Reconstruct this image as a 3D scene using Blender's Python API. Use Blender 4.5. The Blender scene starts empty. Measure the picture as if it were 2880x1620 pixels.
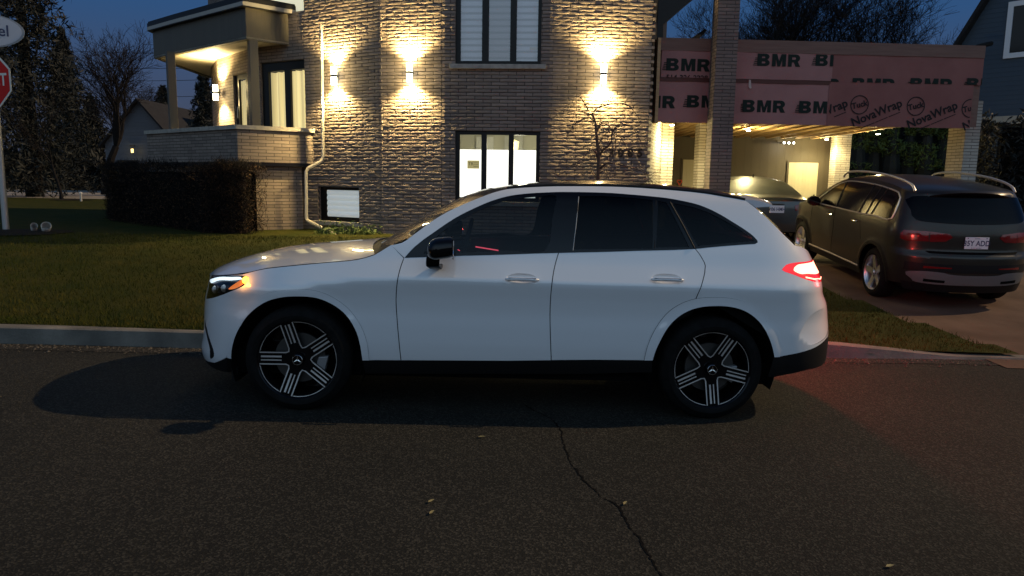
import bpy, bmesh, math, random
from mathutils import Vector, Matrix, noise
from mathutils.geometry import delaunay_2d_cdt
from math import radians as R, sin, cos, pi, hypot
random.seed(7)
S = bpy.context.scene
COL = S.collection

# ------------------------------------------------------------------ camera
CAM_H = 1.626
cd = bpy.data.cameras.new('camera'); cam = bpy.data.objects.new('camera', cd); COL.objects.link(cam)
cd.sensor_width = 36.0; cd.lens = 26.0; cd.clip_start = .05; cd.clip_end = 3000
pitch, roll = R(8.2), R(.85)
FW = Vector((0, cos(pitch), -sin(pitch))); RT0 = Vector((1, 0, 0)); UP0 = RT0.cross(FW)
RT = cos(roll)*RT0 + sin(roll)*UP0; UP = -sin(roll)*RT0 + cos(roll)*UP0
CO = Vector((0, 0, CAM_H))
cam.matrix_world = Matrix(((RT.x, UP.x, -FW.x, CO.x), (RT.y, UP.y, -FW.y, CO.y), (RT.z, UP.z, -FW.z, CO.z), (0, 0, 0, 1)))
S.camera = cam
def ray(px, py):                       # survey helper: sight line through a point of the 2880 x 1620 photograph
    return FW + RT*((px-1440)/2080) - UP*((py-810)/2080)
def at(px, py, Y):
    d = ray(px, py); return CO + d*(Y/d.y)
def atz(px, py, z):
    d = ray(px, py); return CO + d*((z-CAM_H)/d.z)

# ------------------------------------------------------------------ sky (dusk: bright in the west behind the camera, deep blue ahead)
SUN_DIR = Vector((1.40, .28, 1.0)).normalized()
w = bpy.data.worlds.new('World'); S.world = w; w.use_nodes = True
nt = w.node_tree; N = nt.nodes; L = nt.links; bg = N['Background']
sky = N.new('ShaderNodeTexSky'); sky.sky_type = 'NISHITA'; sky.sun_disc = False
sky.sun_elevation = R(-2); sky.sun_rotation = R(180)
tc = N.new('ShaderNodeTexCoord'); sp = N.new('ShaderNodeSeparateXYZ'); L.new(tc.outputs['Generated'], sp.inputs[0])
def ramp(stops, src):
    r = N.new('ShaderNodeValToRGB'); e = r.color_ramp.elements
    while len(e) < len(stops): e.new(.5)
    for i, (p, c) in enumerate(stops): e[i].position = p; e[i].color = (*c, 1)
    L.new(src, r.inputs[0]); return r.outputs[0]
ahead = ramp([(0, (.060, .066, .100)), (.08, (.048, .070, .125)), (.20, (.020, .075, .195)), (1, (.010, .036, .11))], sp.outputs['Z'])
behind = ramp([(0, (.27, .31, .33)), (.12, (.38, .48, .57)), (.38, (.39, .55, .73)), (.62, (.26, .42, .62)), (1, (.015, .035, .08))], sp.outputs['Z'])
mr = N.new('ShaderNodeMapRange'); mr.interpolation_type = 'SMOOTHSTEP'
mr.inputs['From Min'].default_value = .15; mr.inputs['From Max'].default_value = -.75
L.new(sp.outputs['Y'], mr.inputs['Value'])
mx = N.new('ShaderNodeMix'); mx.data_type = 'RGBA'
L.new(mr.outputs[0], mx.inputs['Factor']); L.new(ahead, mx.inputs['A']); L.new(behind, mx.inputs['B'])
ad = N.new('ShaderNodeMix'); ad.data_type = 'RGBA'; ad.blend_type = 'ADD'; ad.inputs['Factor'].default_value = .04
L.new(mx.outputs['Result'], ad.inputs['A']); L.new(sky.outputs[0], ad.inputs['B'])
L.new(ad.outputs['Result'], bg.inputs[0]); bg.inputs[1].default_value = 1.0
sun = bpy.data.lights.new('street_light', 'SUN'); sun.energy = 2.5; sun.angle = R(.6); sun.color = (1, .72, .42)
so = bpy.data.objects.new('street_light', sun); COL.objects.link(so)
so.rotation_euler = SUN_DIR.to_track_quat('Z', 'Y').to_euler()
S.view_settings.view_transform = 'Standard'; S.view_settings.look = 'None'
S.view_settings.exposure = 0; S.view_settings.gamma = 1
S.cycles.use_denoising = True
S.cycles.max_bounces = 7; S.cycles.transparent_max_bounces = 16; S.cycles.sample_clamp_indirect = 4
S.cycles.caustics_reflective = False; S.cycles.caustics_refractive = False

# ------------------------------------------------------------------ materials
def P(name, col=(.5, .5, .5), rough=.6, metal=0, coat=0, emit=None, es=0, spec=.5, alpha=1):
    m = bpy.data.materials.new(name); m.use_nodes = True; b = m.node_tree.nodes['Principled BSDF']
    b.inputs['Base Color'].default_value = (*col, 1); b.inputs['Roughness'].default_value = rough
    b.inputs['Metallic'].default_value = metal; b.inputs['Coat Weight'].default_value = coat
    b.inputs['Coat Roughness'].default_value = .04; b.inputs['Specular IOR Level'].default_value = spec
    if emit: b.inputs['Emission Color'].default_value = (*emit, 1); b.inputs['Emission Strength'].default_value = es
    return m
def noisy(name, c1, c2, scale=8, rough=.7, bump=.3, bscale=60, dist=.01, detail=6, coord='Object', stretch=None, metal=0):
    m = P(name, c1, rough, metal); n = m.node_tree.nodes; l = m.node_tree.links; b = n['Principled BSDF']
    t = n.new('ShaderNodeTexCoord'); src = t.outputs[coord]
    if stretch:
        mp = n.new('ShaderNodeMapping'); mp.inputs['Scale'].default_value = stretch; l.new(src, mp.inputs[0]); src = mp.outputs[0]
    a = n.new('ShaderNodeTexNoise'); a.inputs['Scale'].default_value = scale; a.inputs['Detail'].default_value = detail; l.new(src, a.inputs['Vector'])
    r = n.new('ShaderNodeValToRGB'); r.color_ramp.elements[0].position = .35; r.color_ramp.elements[1].position = .65
    r.color_ramp.elements[0].color = (*c1, 1); r.color_ramp.elements[1].color = (*c2, 1)
    l.new(a.outputs['Fac'], r.inputs[0]); l.new(r.outputs[0], b.inputs['Base Color'])
    if bump:
        a2 = n.new('ShaderNodeTexNoise'); a2.inputs['Scale'].default_value = bscale; a2.inputs['Detail'].default_value = 4; l.new(src, a2.inputs['Vector'])
        bp = n.new('ShaderNodeBump'); bp.inputs['Strength'].default_value = bump; bp.inputs['Distance'].default_value = dist
        l.new(a2.outputs['Fac'], bp.inputs['Height']); l.new(bp.outputs[0], b.inputs['Normal'])
    return m
def brick(name, c1, c2, mortar, course=.064, length=.31, rough_amp=1.0, dist=.022):
    m = P(name, c1, .85); n = m.node_tree.nodes; l = m.node_tree.links; b = n['Principled BSDF']
    uv = n.new('ShaderNodeUVMap'); br = n.new('ShaderNodeTexBrick')
    br.inputs['Scale'].default_value = 1; br.inputs['Brick Width'].default_value = length; br.inputs['Row Height'].default_value = course
    br.inputs['Mortar Size'].default_value = .006; br.inputs['Mortar Smooth'].default_value = .35; br.inputs['Bias'].default_value = 0
    br.offset = .5; br.offset_frequency = 2
    br.inputs['Color1'].default_value = (*c1, 1); br.inputs['Color2'].default_value = (*c2, 1); br.inputs['Mortar'].default_value = (*mortar, 1)
    l.new(uv.outputs[0], br.inputs['Vector'])
    mp = n.new('ShaderNodeMapping'); mp.inputs['Scale'].default_value = (13, 30, 1); l.new(uv.outputs[0], mp.inputs[0])
    ns = n.new('ShaderNodeTexNoise'); ns.inputs['Scale'].default_value = 1; ns.inputs['Detail'].default_value = 5; ns.inputs['Roughness'].default_value = .6; l.new(mp.outputs[0], ns.inputs['Vector'])
    # per-brick random value from a second brick lattice (grey tones)
    b2 = n.new('ShaderNodeTexBrick')
    for k in ('Scale', 'Brick Width', 'Row Height', 'Mortar Size', 'Mortar Smooth'): b2.inputs[k].default_value = br.inputs[k].default_value
    b2.inputs['Color1'].default_value = (0, 0, 0, 1); b2.inputs['Color2'].default_value = (1, 1, 1, 1); b2.inputs['Mortar'].default_value = (.2, .2, .2, 1)
    b2.offset = .5; b2.offset_frequency = 2; l.new(uv.outputs[0], b2.inputs['Vector'])
    big = n.new('ShaderNodeTexNoise'); big.inputs['Scale'].default_value = 1.3; big.inputs['Detail'].default_value = 3; l.new(uv.outputs[0], big.inputs['Vector'])
    vr = n.new('ShaderNodeMapRange'); vr.inputs['To Min'].default_value = .7; vr.inputs['To Max'].default_value = 1.25; l.new(ns.outputs['Fac'], vr.inputs['Value'])
    mul = n.new('ShaderNodeMix'); mul.data_type = 'RGBA'; mul.blend_type = 'MULTIPLY'; mul.inputs['Factor'].default_value = 1
    l.new(br.outputs['Color'], mul.inputs['A']); l.new(vr.outputs[0], mul.inputs['B'])
    vr2 = n.new('ShaderNodeMapRange'); vr2.inputs['To Min'].default_value = .75; vr2.inputs['To Max'].default_value = 1.2; l.new(big.outputs['Fac'], vr2.inputs['Value'])
    mul2 = n.new('ShaderNodeMix'); mul2.data_type = 'RGBA'; mul2.blend_type = 'MULTIPLY'; mul2.inputs['Factor'].default_value = 1
    l.new(mul.outputs['Result'], mul2.inputs['A']); l.new(vr2.outputs[0], mul2.inputs['B']); l.new(mul2.outputs['Result'], b.inputs['Base Color'])
    # height: rock face noise + brick relief + per-brick proud/shy
    inv = n.new('ShaderNodeMath'); inv.operation = 'SUBTRACT'; inv.inputs[0].default_value = 1; l.new(br.outputs['Fac'], inv.inputs[1])
    h1 = n.new('ShaderNodeMath'); h1.operation = 'MULTIPLY_ADD'; h1.inputs[1].default_value = .9*rough_amp; l.new(ns.outputs['Fac'], h1.inputs[0])
    sep = n.new('ShaderNodeMath'); sep.operation = 'MULTIPLY'; sep.inputs[1].default_value = .25*rough_amp; l.new(b2.outputs['Color'], sep.inputs[0]); l.new(sep.outputs[0], h1.inputs[2])
    h2 = n.new('ShaderNodeMath'); h2.operation = 'MULTIPLY_ADD'; l.new(inv.outputs[0], h2.inputs[0]); l.new(h1.outputs[0], h2.inputs[1]); 
    h3 = n.new('ShaderNodeMath'); h3.operation = 'MULTIPLY'; h3.inputs[1].default_value = .6; l.new(inv.outputs[0], h3.inputs[0]); l.new(h3.outputs[0], h2.inputs[2])
    bp = n.new('ShaderNodeBump'); bp.inputs['Strength'].default_value = 1; bp.inputs['Distance'].default_value = dist
    l.new(h2.outputs[0], bp.inputs['Height']); l.new(bp.outputs[0], b.inputs['Normal'])
    return m
def glass(name, tint=(.3, .33, .35), refl=1.0, rough=.02):
    m = bpy.data.materials.new(name); m.use_nodes = True; n = m.node_tree.nodes; l = m.node_tree.links
    n.remove(n['Principled BSDF']); o = n['Material Output']
    t = n.new('ShaderNodeBsdfTransparent'); t.inputs[0].default_value = (*tint, 1)
    g = n.new('ShaderNodeBsdfGlossy'); g.inputs['Roughness'].default_value = rough; g.inputs[0].default_value = (.95, .97, 1, 1)
    f = n.new('ShaderNodeFresnel'); f.inputs[0].default_value = 1.5
    mu = n.new('ShaderNodeMath'); mu.operation = 'MULTIPLY'; mu.inputs[1].default_value = refl; mu.use_clamp = True; l.new(f.outputs[0], mu.inputs[0])
    x = n.new('ShaderNodeMixShader'); l.new(mu.outputs[0], x.inputs[0]); l.new(t.outputs[0], x.inputs[1]); l.new(g.outputs[0], x.inputs[2]); l.new(x.outputs[0], o.inputs[0])
    return m
def planks(name, col, pitch_, rough=.6, depth=.012, axis=0, var=.12, coord='UV'):
    """board / siding surface: grooves every pitch_ metres along UV axis"""
    m = P(name, col, rough); n = m.node_tree.nodes; l = m.node_tree.links; b = n['Principled BSDF']
    uv = n.new('ShaderNodeUVMap'); s = n.new('ShaderNodeSeparateXYZ'); l.new(uv.outputs[0], s.inputs[0])
    d = n.new('ShaderNodeMath'); d.operation = 'DIVIDE'; d.inputs[1].default_value = pitch_; l.new(s.outputs[axis], d.inputs[0])
    fr = n.new('ShaderNodeMath'); fr.operation = 'FRACT'; l.new(d.outputs[0], fr.inputs[0])
    g = n.new('ShaderNodeMath'); g.operation = 'GREATER_THAN'; g.inputs[1].default_value = .1; l.new(fr.outputs[0], g.inputs[0])
    fl = n.new('ShaderNodeMath'); fl.operation = 'FLOOR'; l.new(d.outputs[0], fl.inputs[0])
    wn = n.new('ShaderNodeTexWhiteNoise'); wn.noise_dimensions = '1D'; l.new(fl.outputs[0], wn.inputs['W'])
    ns = n.new('ShaderNodeTexNoise'); ns.inputs['Scale'].default_value = 3; l.new(uv.outputs[0], ns.inputs['Vector'])
    a = n.new('ShaderNodeMath'); a.operation = 'ADD'; l.new(wn.outputs[0], a.inputs[0]); l.new(ns.outputs['Fac'], a.inputs[1])
    mrr = n.new('ShaderNodeMapRange'); mrr.inputs['From Max'].default_value = 2; mrr.inputs['To Min'].default_value = 1-var; mrr.inputs['To Max'].default_value = 1+var; l.new(a.outputs[0], mrr.inputs[0])
    mm = n.new('ShaderNodeMix'); mm.data_type = 'RGBA'; mm.blend_type = 'MULTIPLY'; mm.inputs['Factor'].default_value = 1; mm.inputs['A'].default_value = (*col, 1); l.new(mrr.outputs[0], mm.inputs['B'])
    l.new(mm.outputs['Result'], b.inputs['Base Color'])
    bp = n.new('ShaderNodeBump'); bp.inputs['Strength'].default_value = 1; bp.inputs['Distance'].default_value = depth; l.new(g.outputs[0], bp.inputs['Height']); l.new(bp.outputs[0], b.inputs['Normal'])
    return m
M = {}
M['brick'] = brick('brick', (.255, .205, .170), (.175, .140, .118), (.035, .03, .026), dist=.0065)
M['brick_pale'] = brick('brick_pale', (.50, .46, .40), (.40, .36, .31), (.10, .09, .08), rough_amp=.6, dist=.012)
M['brick_dark'] = brick('brick_dark', (.20, .15, .135), (.15, .115, .105), (.05, .042, .038))
M['stone'] = noisy('stone', (.38, .35, .30), (.26, .24, .21), 9, .85, .5, 40, .01)
M['black_frame'] = P('black_frame', (.006, .0065, .007), .4, spec=.3)
M['siding'] = planks('siding', (.085, .074, .052), .1, .5, .01, 0)
M['soffit'] = planks('soffit', (.42, .38, .30), .09, .45, .008, 1)
M['fascia_metal'] = P('fascia_metal', (.012, .012, .012), .45, spec=.3)
M['gutter_metal'] = P('gutter_metal', (.34, .32, .28), .4)
M['post'] = P('post', (.075, .066, .05), .5)
M['lamp_body'] = P('lamp_body', (.03, .03, .03), .4)
M['lamp_glass'] = P('lamp_glass', (1, .9, .7), .3, emit=(1, .88, .55), es=14)
M['window_glass'] = glass('window_glass', (.92, .93, .94), 1.6); M['window_coated'] = glass('window_coated', (.9, .92, .95), 6.0)
M['window_lit'] = P('window_lit', (.9, .9, .86), .6, emit=(1, .98, .86), es=1.5)
M['asphalt'] = None
M['white_paint'] = P('white_paint', (.77, .78, .80), .28, 0, 1.0)
M['white_paint'].node_tree.nodes['Principled BSDF'].inputs['Coat IOR'].default_value = 1.85
M['black_gloss'] = P('black_gloss', (.004, .004, .005), .10, 0, .0, spec=.35)
M['black_plastic'] = P('black_plastic', (.006, .006, .0065), .5, spec=.25)
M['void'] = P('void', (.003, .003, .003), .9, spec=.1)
M['rubber'] = noisy('rubber', (.0045, .0045, .0045), (.008, .008, .008), 20, .85, .2, 120, .004); M['rubber'].node_tree.nodes['Principled BSDF'].inputs['Specular IOR Level'].default_value = .15
M['alloy'] = P('alloy', (.85, .85, .85), .38, .85)
M['alloy_grey'] = P('alloy_grey', (.75, .75, .76), .35, 1)
M['chrome'] = P('chrome', (.80, .80, .78), .12, 1)
M['dark_glass'] = P('dark_glass', (.002, .002, .003), .06, spec=.14)
M['satin'] = P('satin', (.72, .70, .64), .38, .7)
M['disc'] = P('disc', (.10, .10, .10), .45, 1)
M['caliper'] = P('caliper', (.30, .30, .31), .45, .5)
M['tint_front'] = glass('tint_front', (.42, .46, .48), .55)
M['tint_rear'] = glass('tint_rear', (.045, .05, .055), .45)
M['screen_glass'] = glass('screen_glass', (.40, .43, .42), 1.2)
M['cabin'] = P('cabin', (.022, .022, .025), .6)
M['grey_paint'] = P('grey_paint', (.034, .032, .026), .28, .45, .22, spec=.4)
M['silver_paint'] = P('silver_paint', (.075, .078, .075), .3, .5, .6)
M['red_lamp_off'] = P('red_lamp_off', (.16, .004, .006), .15, 0, 1)
M['red_lamp_on'] = P('red_lamp_on', (.5, .01, .01), .2, 0, 1, emit=(1, .015, .02), es=.9)
M['red_core'] = P('red_core', (1, .6, .5), .3, emit=(1, .30, .20), es=3.6)
M['plate'] = P('plate', (.75, .74, .74), .5)
M['plate_ink'] = P('plate_ink', (.03, .04, .10), .5)
M['bark'] = noisy('bark', (.010, .009, .009), (.020, .017, .016), 12, .9, .6, 50, .01)
M['bark_near'] = noisy('bark_near', (.05, .034, .028), (.085, .06, .05), 14, .9, .6, 60, .006)
M['steel'] = P('steel', (.45, .45, .44), .45, .6)

# ------------------------------------------------------------------ object helpers
def tag(o, label=None, cat=None, group=None, kind=None):
    if label: o['label'] = label
    if cat: o['category'] = cat
    if group: o['group'] = group
    if kind: o['kind'] = kind
    return o
def thing(name, label, cat, loc=(0, 0, 0), group=None, rot=None):
    o = bpy.data.objects.new(name, None); COL.objects.link(o); o.location = loc; o.empty_display_size = .2
    if rot: o.rotation_euler = rot
    return tag(o, label, cat, group)
class MB:
    """collects vertices and faces (with optional UVs) and links them as one mesh object"""
    def __init__(s): s.v = []; s.f = []; s.uv = []; s.nr = None
    def add(s, vs, fs, uvs=None):
        n = len(s.v); s.v += [tuple(v) for v in vs]
        for k, f in enumerate(fs):
            s.f.append(tuple(i+n for i in f)); s.uv.append(uvs[k] if uvs else None)
        return s
    def quad(s, a, b, c, d, uv=None): return s.add([a, b, c, d], [(0, 1, 2, 3)], [uv] if uv else None)
    def box(s, c, d, rz=0, taper=1):
        x, y, z = d[0]/2, d[1]/2, d[2]/2; v = []
        for k, (i, j) in ((-1, (0, 0)), (1, (0, 0))):
            t = taper if k > 0 else 1
            for a, b in ((-1, -1), (1, -1), (1, 1), (-1, 1)):
                X, Y = a*x*t, b*y*t
                v.append((c[0]+X*cos(rz)-Y*sin(rz), c[1]+X*sin(rz)+Y*cos(rz), c[2]+k*z))
        fs = [(3, 2, 1, 0), (4, 5, 6, 7), (0, 1, 5, 4), (1, 2, 6, 5), (2, 3, 7, 6), (3, 0, 4, 7)]
        dm = [(d[0], d[1])]*2 + [(d[0], d[2]), (d[1], d[2])]*2
        return s.add(v, fs, [[(0, 0), (a, 0), (a, b), (0, b)] for a, b in dm])
    def prism(s, poly, z0, z1):
        """vertical prism over a plan polygon (counter-clockwise seen from above)"""
        n = len(poly); v = [(x, y, z0) for x, y in poly]+[(x, y, z1) for x, y in poly]
        fs = [tuple(range(n-1, -1, -1)), tuple(range(n, 2*n))]; uvs = [[(x, y) for x, y in reversed(poly)], [(x, y) for x, y in poly]]
        u = 0
        for i in range(n):
            j = (i+1) % n; d = hypot(poly[j][0]-poly[i][0], poly[j][1]-poly[i][1])
            fs.append((i, j, n+j, n+i)); uvs.append([(u, z0), (u+d, z0), (u+d, z1), (u, z1)]); u += d
        return s.add(v, fs, uvs)
    def tube(s, pts, r, n=6, cap=True):
        pts = [Vector(p) for p in pts]; rs = r if isinstance(r, (list, tuple)) else [r]*len(pts)
        base = len(s.v); m = len(pts); ref = None; vs = []
        for i, p in enumerate(pts):
            d = (pts[min(i+1, m-1)]-pts[max(i-1, 0)]).normalized()
            if ref is None: ref = d.orthogonal().normalized()
            a = (ref - d*ref.dot(d))
            a = a.normalized() if a.length > 1e-6 else d.orthogonal().normalized()
            ref = a; b = d.cross(a)
            for k in range(n):
                t = 2*pi*k/n; vs.append(p+(a*cos(t)+b*sin(t))*rs[i])
        fs = [(i*n+k, i*n+(k+1) % n, (i+1)*n+(k+1) % n, (i+1)*n+k) for i in range(m-1) for k in range(n)]
        if cap: fs += [tuple(range(n-1, -1, -1)), tuple((m-1)*n+k for k in range(n))]
        return s.add(vs, fs)
    def lathe(s, prof, c=(0, 0, 0), axis='y', n=48, a0=0, a1=2*pi):
        """profile of (offset along axis, radius) revolved"""
        vs = []; m = len(prof); closed = abs(a1-a0-2*pi) < 1e-6; nn = n if closed else n+1
        for i in range(nn):
            t = a0+(a1-a0)*i/n
            for o, r in prof:
                p = {'y': (r*cos(t), o, r*sin(t)), 'z': (r*cos(t), r*sin(t), o), 'x': (o, r*cos(t), r*sin(t))}[axis]
                vs.append((c[0]+p[0], c[1]+p[1], c[2]+p[2]))
        fs = [(i*m+k, i*m+k+1, ((i+1) % nn)*m+k+1, ((i+1) % nn)*m+k) for i in range(n) for k in range(m-1)]
        return s.add(vs, fs)
    def build(s, name, mat, parent=None, smooth=False, label=None, rel=None, bevel=0, fix=True):
        """rel: world position of the parent, subtracted so that the mesh can be given in world coordinates"""
        me = bpy.data.meshes.new(name)
        v = s.v
        if rel is not None: v = [(a-rel[0], b-rel[1], c-rel[2]) for a, b, c in v]
        me.from_pydata(v, [], s.f)
        if any(s.uv):
            ul = me.uv_layers.new(name='UVMap'); i = 0
            for f, uv in zip(s.f, s.uv):
                for k in range(len(f)):
                    if uv: ul.data[i].uv = uv[k]
                    i += 1
        if fix:
            bm = bmesh.new(); bm.from_mesh(me); bmesh.ops.recalc_face_normals(bm, faces=bm.faces); bm.to_mesh(me); bm.free()
        if smooth:
            me.polygons.foreach_set('use_smooth', [True]*len(me.polygons))
        me.materials.append(mat)
        o = bpy.data.objects.new(name, me); COL.objects.link(o)
        if parent: o.parent = parent
        if label: o['label'] = label
        if bevel:
            b = o.modifiers.new('bevel', 'BEVEL'); b.width = bevel; b.segments = 2; b.limit_method = 'ANGLE'
        if smooth and fix:
            me.set_sharp_from_angle(angle=R(40))
        return o
def lamp(name, kind, loc, energy, col, parent=None, size=.03, rot=None, cone=None, blend=1):
    l = bpy.data.lights.new(name, kind); l.energy = energy; l.color = col
    if kind != 'SUN': l.shadow_soft_size = size
    if cone: l.spot_size = cone; l.spot_blend = blend
    o = bpy.data.objects.new(name, l); COL.objects.link(o); o.location = loc
    if rot: o.rotation_euler = rot
    if parent: o.parent = parent
    return o
def text_mb(txt, size, bold=0, align='CENTER', spacing=1.0, depth=0):
    """letters as flat mesh data in the XY plane -> (verts, faces)"""
    c = bpy.data.curves.new('lettering', 'FONT'); c.body = txt; c.size = size; c.align_x = align; c.align_y = 'CENTER'
    c.offset = bold; c.space_character = spacing; c.resolution_u = 3; c.fill_mode = 'FRONT'
    o = bpy.data.objects.new('lettering', c); COL.objects.link(o)
    bpy.context.view_layer.update()
    me = bpy.data.meshes.new_from_object(o.evaluated_get(bpy.context.evaluated_depsgraph_get()))
    v = [tuple(p.co) for p in me.vertices]; f = [tuple(p.vertices) for p in me.polygons]
    bpy.data.objects.remove(o); bpy.data.curves.remove(c); bpy.data.meshes.remove(me)
    return v, f
def place_text(mb, txt, size, origin, ux, uy, bold=0, rot=0, clip=None, align='CENTER', spacing=1.0, sx=1.0):
    """put letters on a plane; clip = (umin, umax, vmin, vmax) in plane coordinates about origin"""
    v, f = text_mb(txt, size, bold, align, spacing)
    v = [((x*sx)*cos(rot)-y*sin(rot), (x*sx)*sin(rot)+y*cos(rot)) for x, y, z in v]
    if clip:
        bm = bmesh.new(); bv = [bm.verts.new((a, b, 0)) for a, b in v]
        for q in f:
            try: bm.faces.new([bv[i] for i in q])
            except ValueError: pass
        for co, no in (((clip[0], 0, 0), (-1, 0, 0)), ((clip[1], 0, 0), (1, 0, 0)), ((0, clip[2], 0), (0, -1, 0)), ((0, clip[3], 0), (0, 1, 0))):
            bmesh.ops.bisect_plane(bm, geom=bm.verts[:]+bm.edges[:]+bm.faces[:], plane_co=co, plane_no=no, clear_outer=True)
        bm.verts.index_update(); v = [(p.co.x, p.co.y) for p in bm.verts]; f = [tuple(p.index for p in q.verts) for q in bm.faces]; bm.free()
    o = Vector(origin); ux = Vector(ux); uy = Vector(uy)
    mb.add([o+ux*a+uy*b for a, b in v], f)

# ------------------------------------------------------------------ surface toolkit for the cars
def pchip(xs, ys):
    n = len(xs); h = [xs[i+1]-xs[i] for i in range(n-1)]; d = [(ys[i+1]-ys[i])/h[i] for i in range(n-1)]
    m = [0]*n; m[0] = d[0]; m[-1] = d[-1]
    for i in range(1, n-1):
        if d[i-1]*d[i] > 0:
            a = 2*h[i]+h[i-1]; b = h[i]+2*h[i-1]; m[i] = (a+b)/(a/d[i-1]+b/d[i])
    def f(x):
        if x <= xs[0]: return ys[0]+m[0]*(x-xs[0])
        if x >= xs[-1]: return ys[-1]+m[-1]*(x-xs[-1])
        lo, hi = 0, n-1
        while hi-lo > 1:
            k = (lo+hi)//2
            if xs[k] <= x: lo = k
            else: hi = k
        t = (x-xs[lo])/h[lo]; t2 = t*t; t3 = t2*t
        return (2*t3-3*t2+1)*ys[lo]+(t3-2*t2+t)*h[lo]*m[lo]+(-2*t3+3*t2)*ys[lo+1]+(t3-t2)*h[lo]*m[lo+1]
    return f
def sm(t):
    t = 0 if t < 0 else 1 if t > 1 else t
    return t*t*(3-2*t)
def cr(pts, step=.03, closed=False):
    """Catmull-Rom resample of a 2-D polyline"""
    n = len(pts); out = []
    rng = n if closed else n-1
    for i in range(rng):
        g = (lambda k: pts[k % n]) if closed else (lambda k: pts[min(max(k, 0), n-1)])
        p0, p1, p2, p3 = g(i-1), g(i), g(i+1), g(i+2)
        m = max(1, int(math.dist(p1, p2)/step+.5))
        for k in range(m):
            t = k/m; t2 = t*t; t3 = t2*t
            out.append(tuple(.5*((2*b)+(-a+c)*t+(2*a-5*b+4*c-d)*t2+(-a+3*b-3*c+d)*t3) for a, b, c, d in zip(p0, p1, p2, p3)))
    if not closed: out.append(tuple(pts[-1]))
    return out
def inside(p, poly):
    x, y = p; r = False; j = len(poly)-1
    for i in range(len(poly)):
        a, b = poly[i], poly[j]
        if (a[1] > y) != (b[1] > y) and x < (b[0]-a[0])*(y-a[1])/(b[1]-a[1])+a[0]: r = not r
        j = i
    return r
def cdt(outer, holes=(), step=.035, extra=()):
    def dens(poly):
        o = []
        for i, a in enumerate(poly):
            b = poly[(i+1) % len(poly)]; m = max(1, int(math.dist(a, b)/(step*1.3)+.5))
            for k in range(m): o.append((a[0]+(b[0]-a[0])*k/m, a[1]+(b[1]-a[1])*k/m))
        q = [o[0]]
        for p in o[1:]:
            if math.dist(p, q[-1]) > 1e-4: q.append(p)
        if math.dist(q[0], q[-1]) < 1e-4: q.pop()
        return q
    loops = [dens(outer)]+[dens(h) for h in holes]
    vs = []; es = []
    for lp in loops:
        n = len(vs); vs += lp; es += [(n+i, n+(i+1) % len(lp)) for i in range(len(lp))]
    xs = [p[0] for p in loops[0]]; ys = [p[1] for p in loops[0]]
    y = min(ys)+step*.5; row = 0
    bnd = [p for lp in loops for p in lp]
    cell = {}
    for p in bnd: cell.setdefault((int(p[0]//step), int(p[1]//step)), []).append(p)
    def near(p):
        a, b = int(p[0]//step), int(p[1]//step)
        return any(math.dist(p, q) < step*.45 for i in (-1, 0, 1) for j in (-1, 0, 1) for q in cell.get((a+i, b+j), ()))
    def ok(p): return inside(p, loops[0]) and not any(inside(p, h) for h in loops[1:])
    while y < max(ys):
        x = min(xs)+step*(.25 if row % 2 else .75)
        while x < max(xs):
            if ok((x, y)) and not near((x, y)): vs.append((x, y))
            x += step
        y += step*.87; row += 1
    vs += [p for p in extra if ok(p) and not near(p)]
    r = delaunay_2d_cdt([Vector(p) for p in vs], es, [], 0, 1e-6)
    v = [(p.x, p.y) for p in r[0]]; f = []
    for t in r[2]:
        c = (sum(v[i][0] for i in t)/len(t), sum(v[i][1] for i in t)/len(t))
        if ok(c): f.append(tuple(t))
    return v, f
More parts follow.
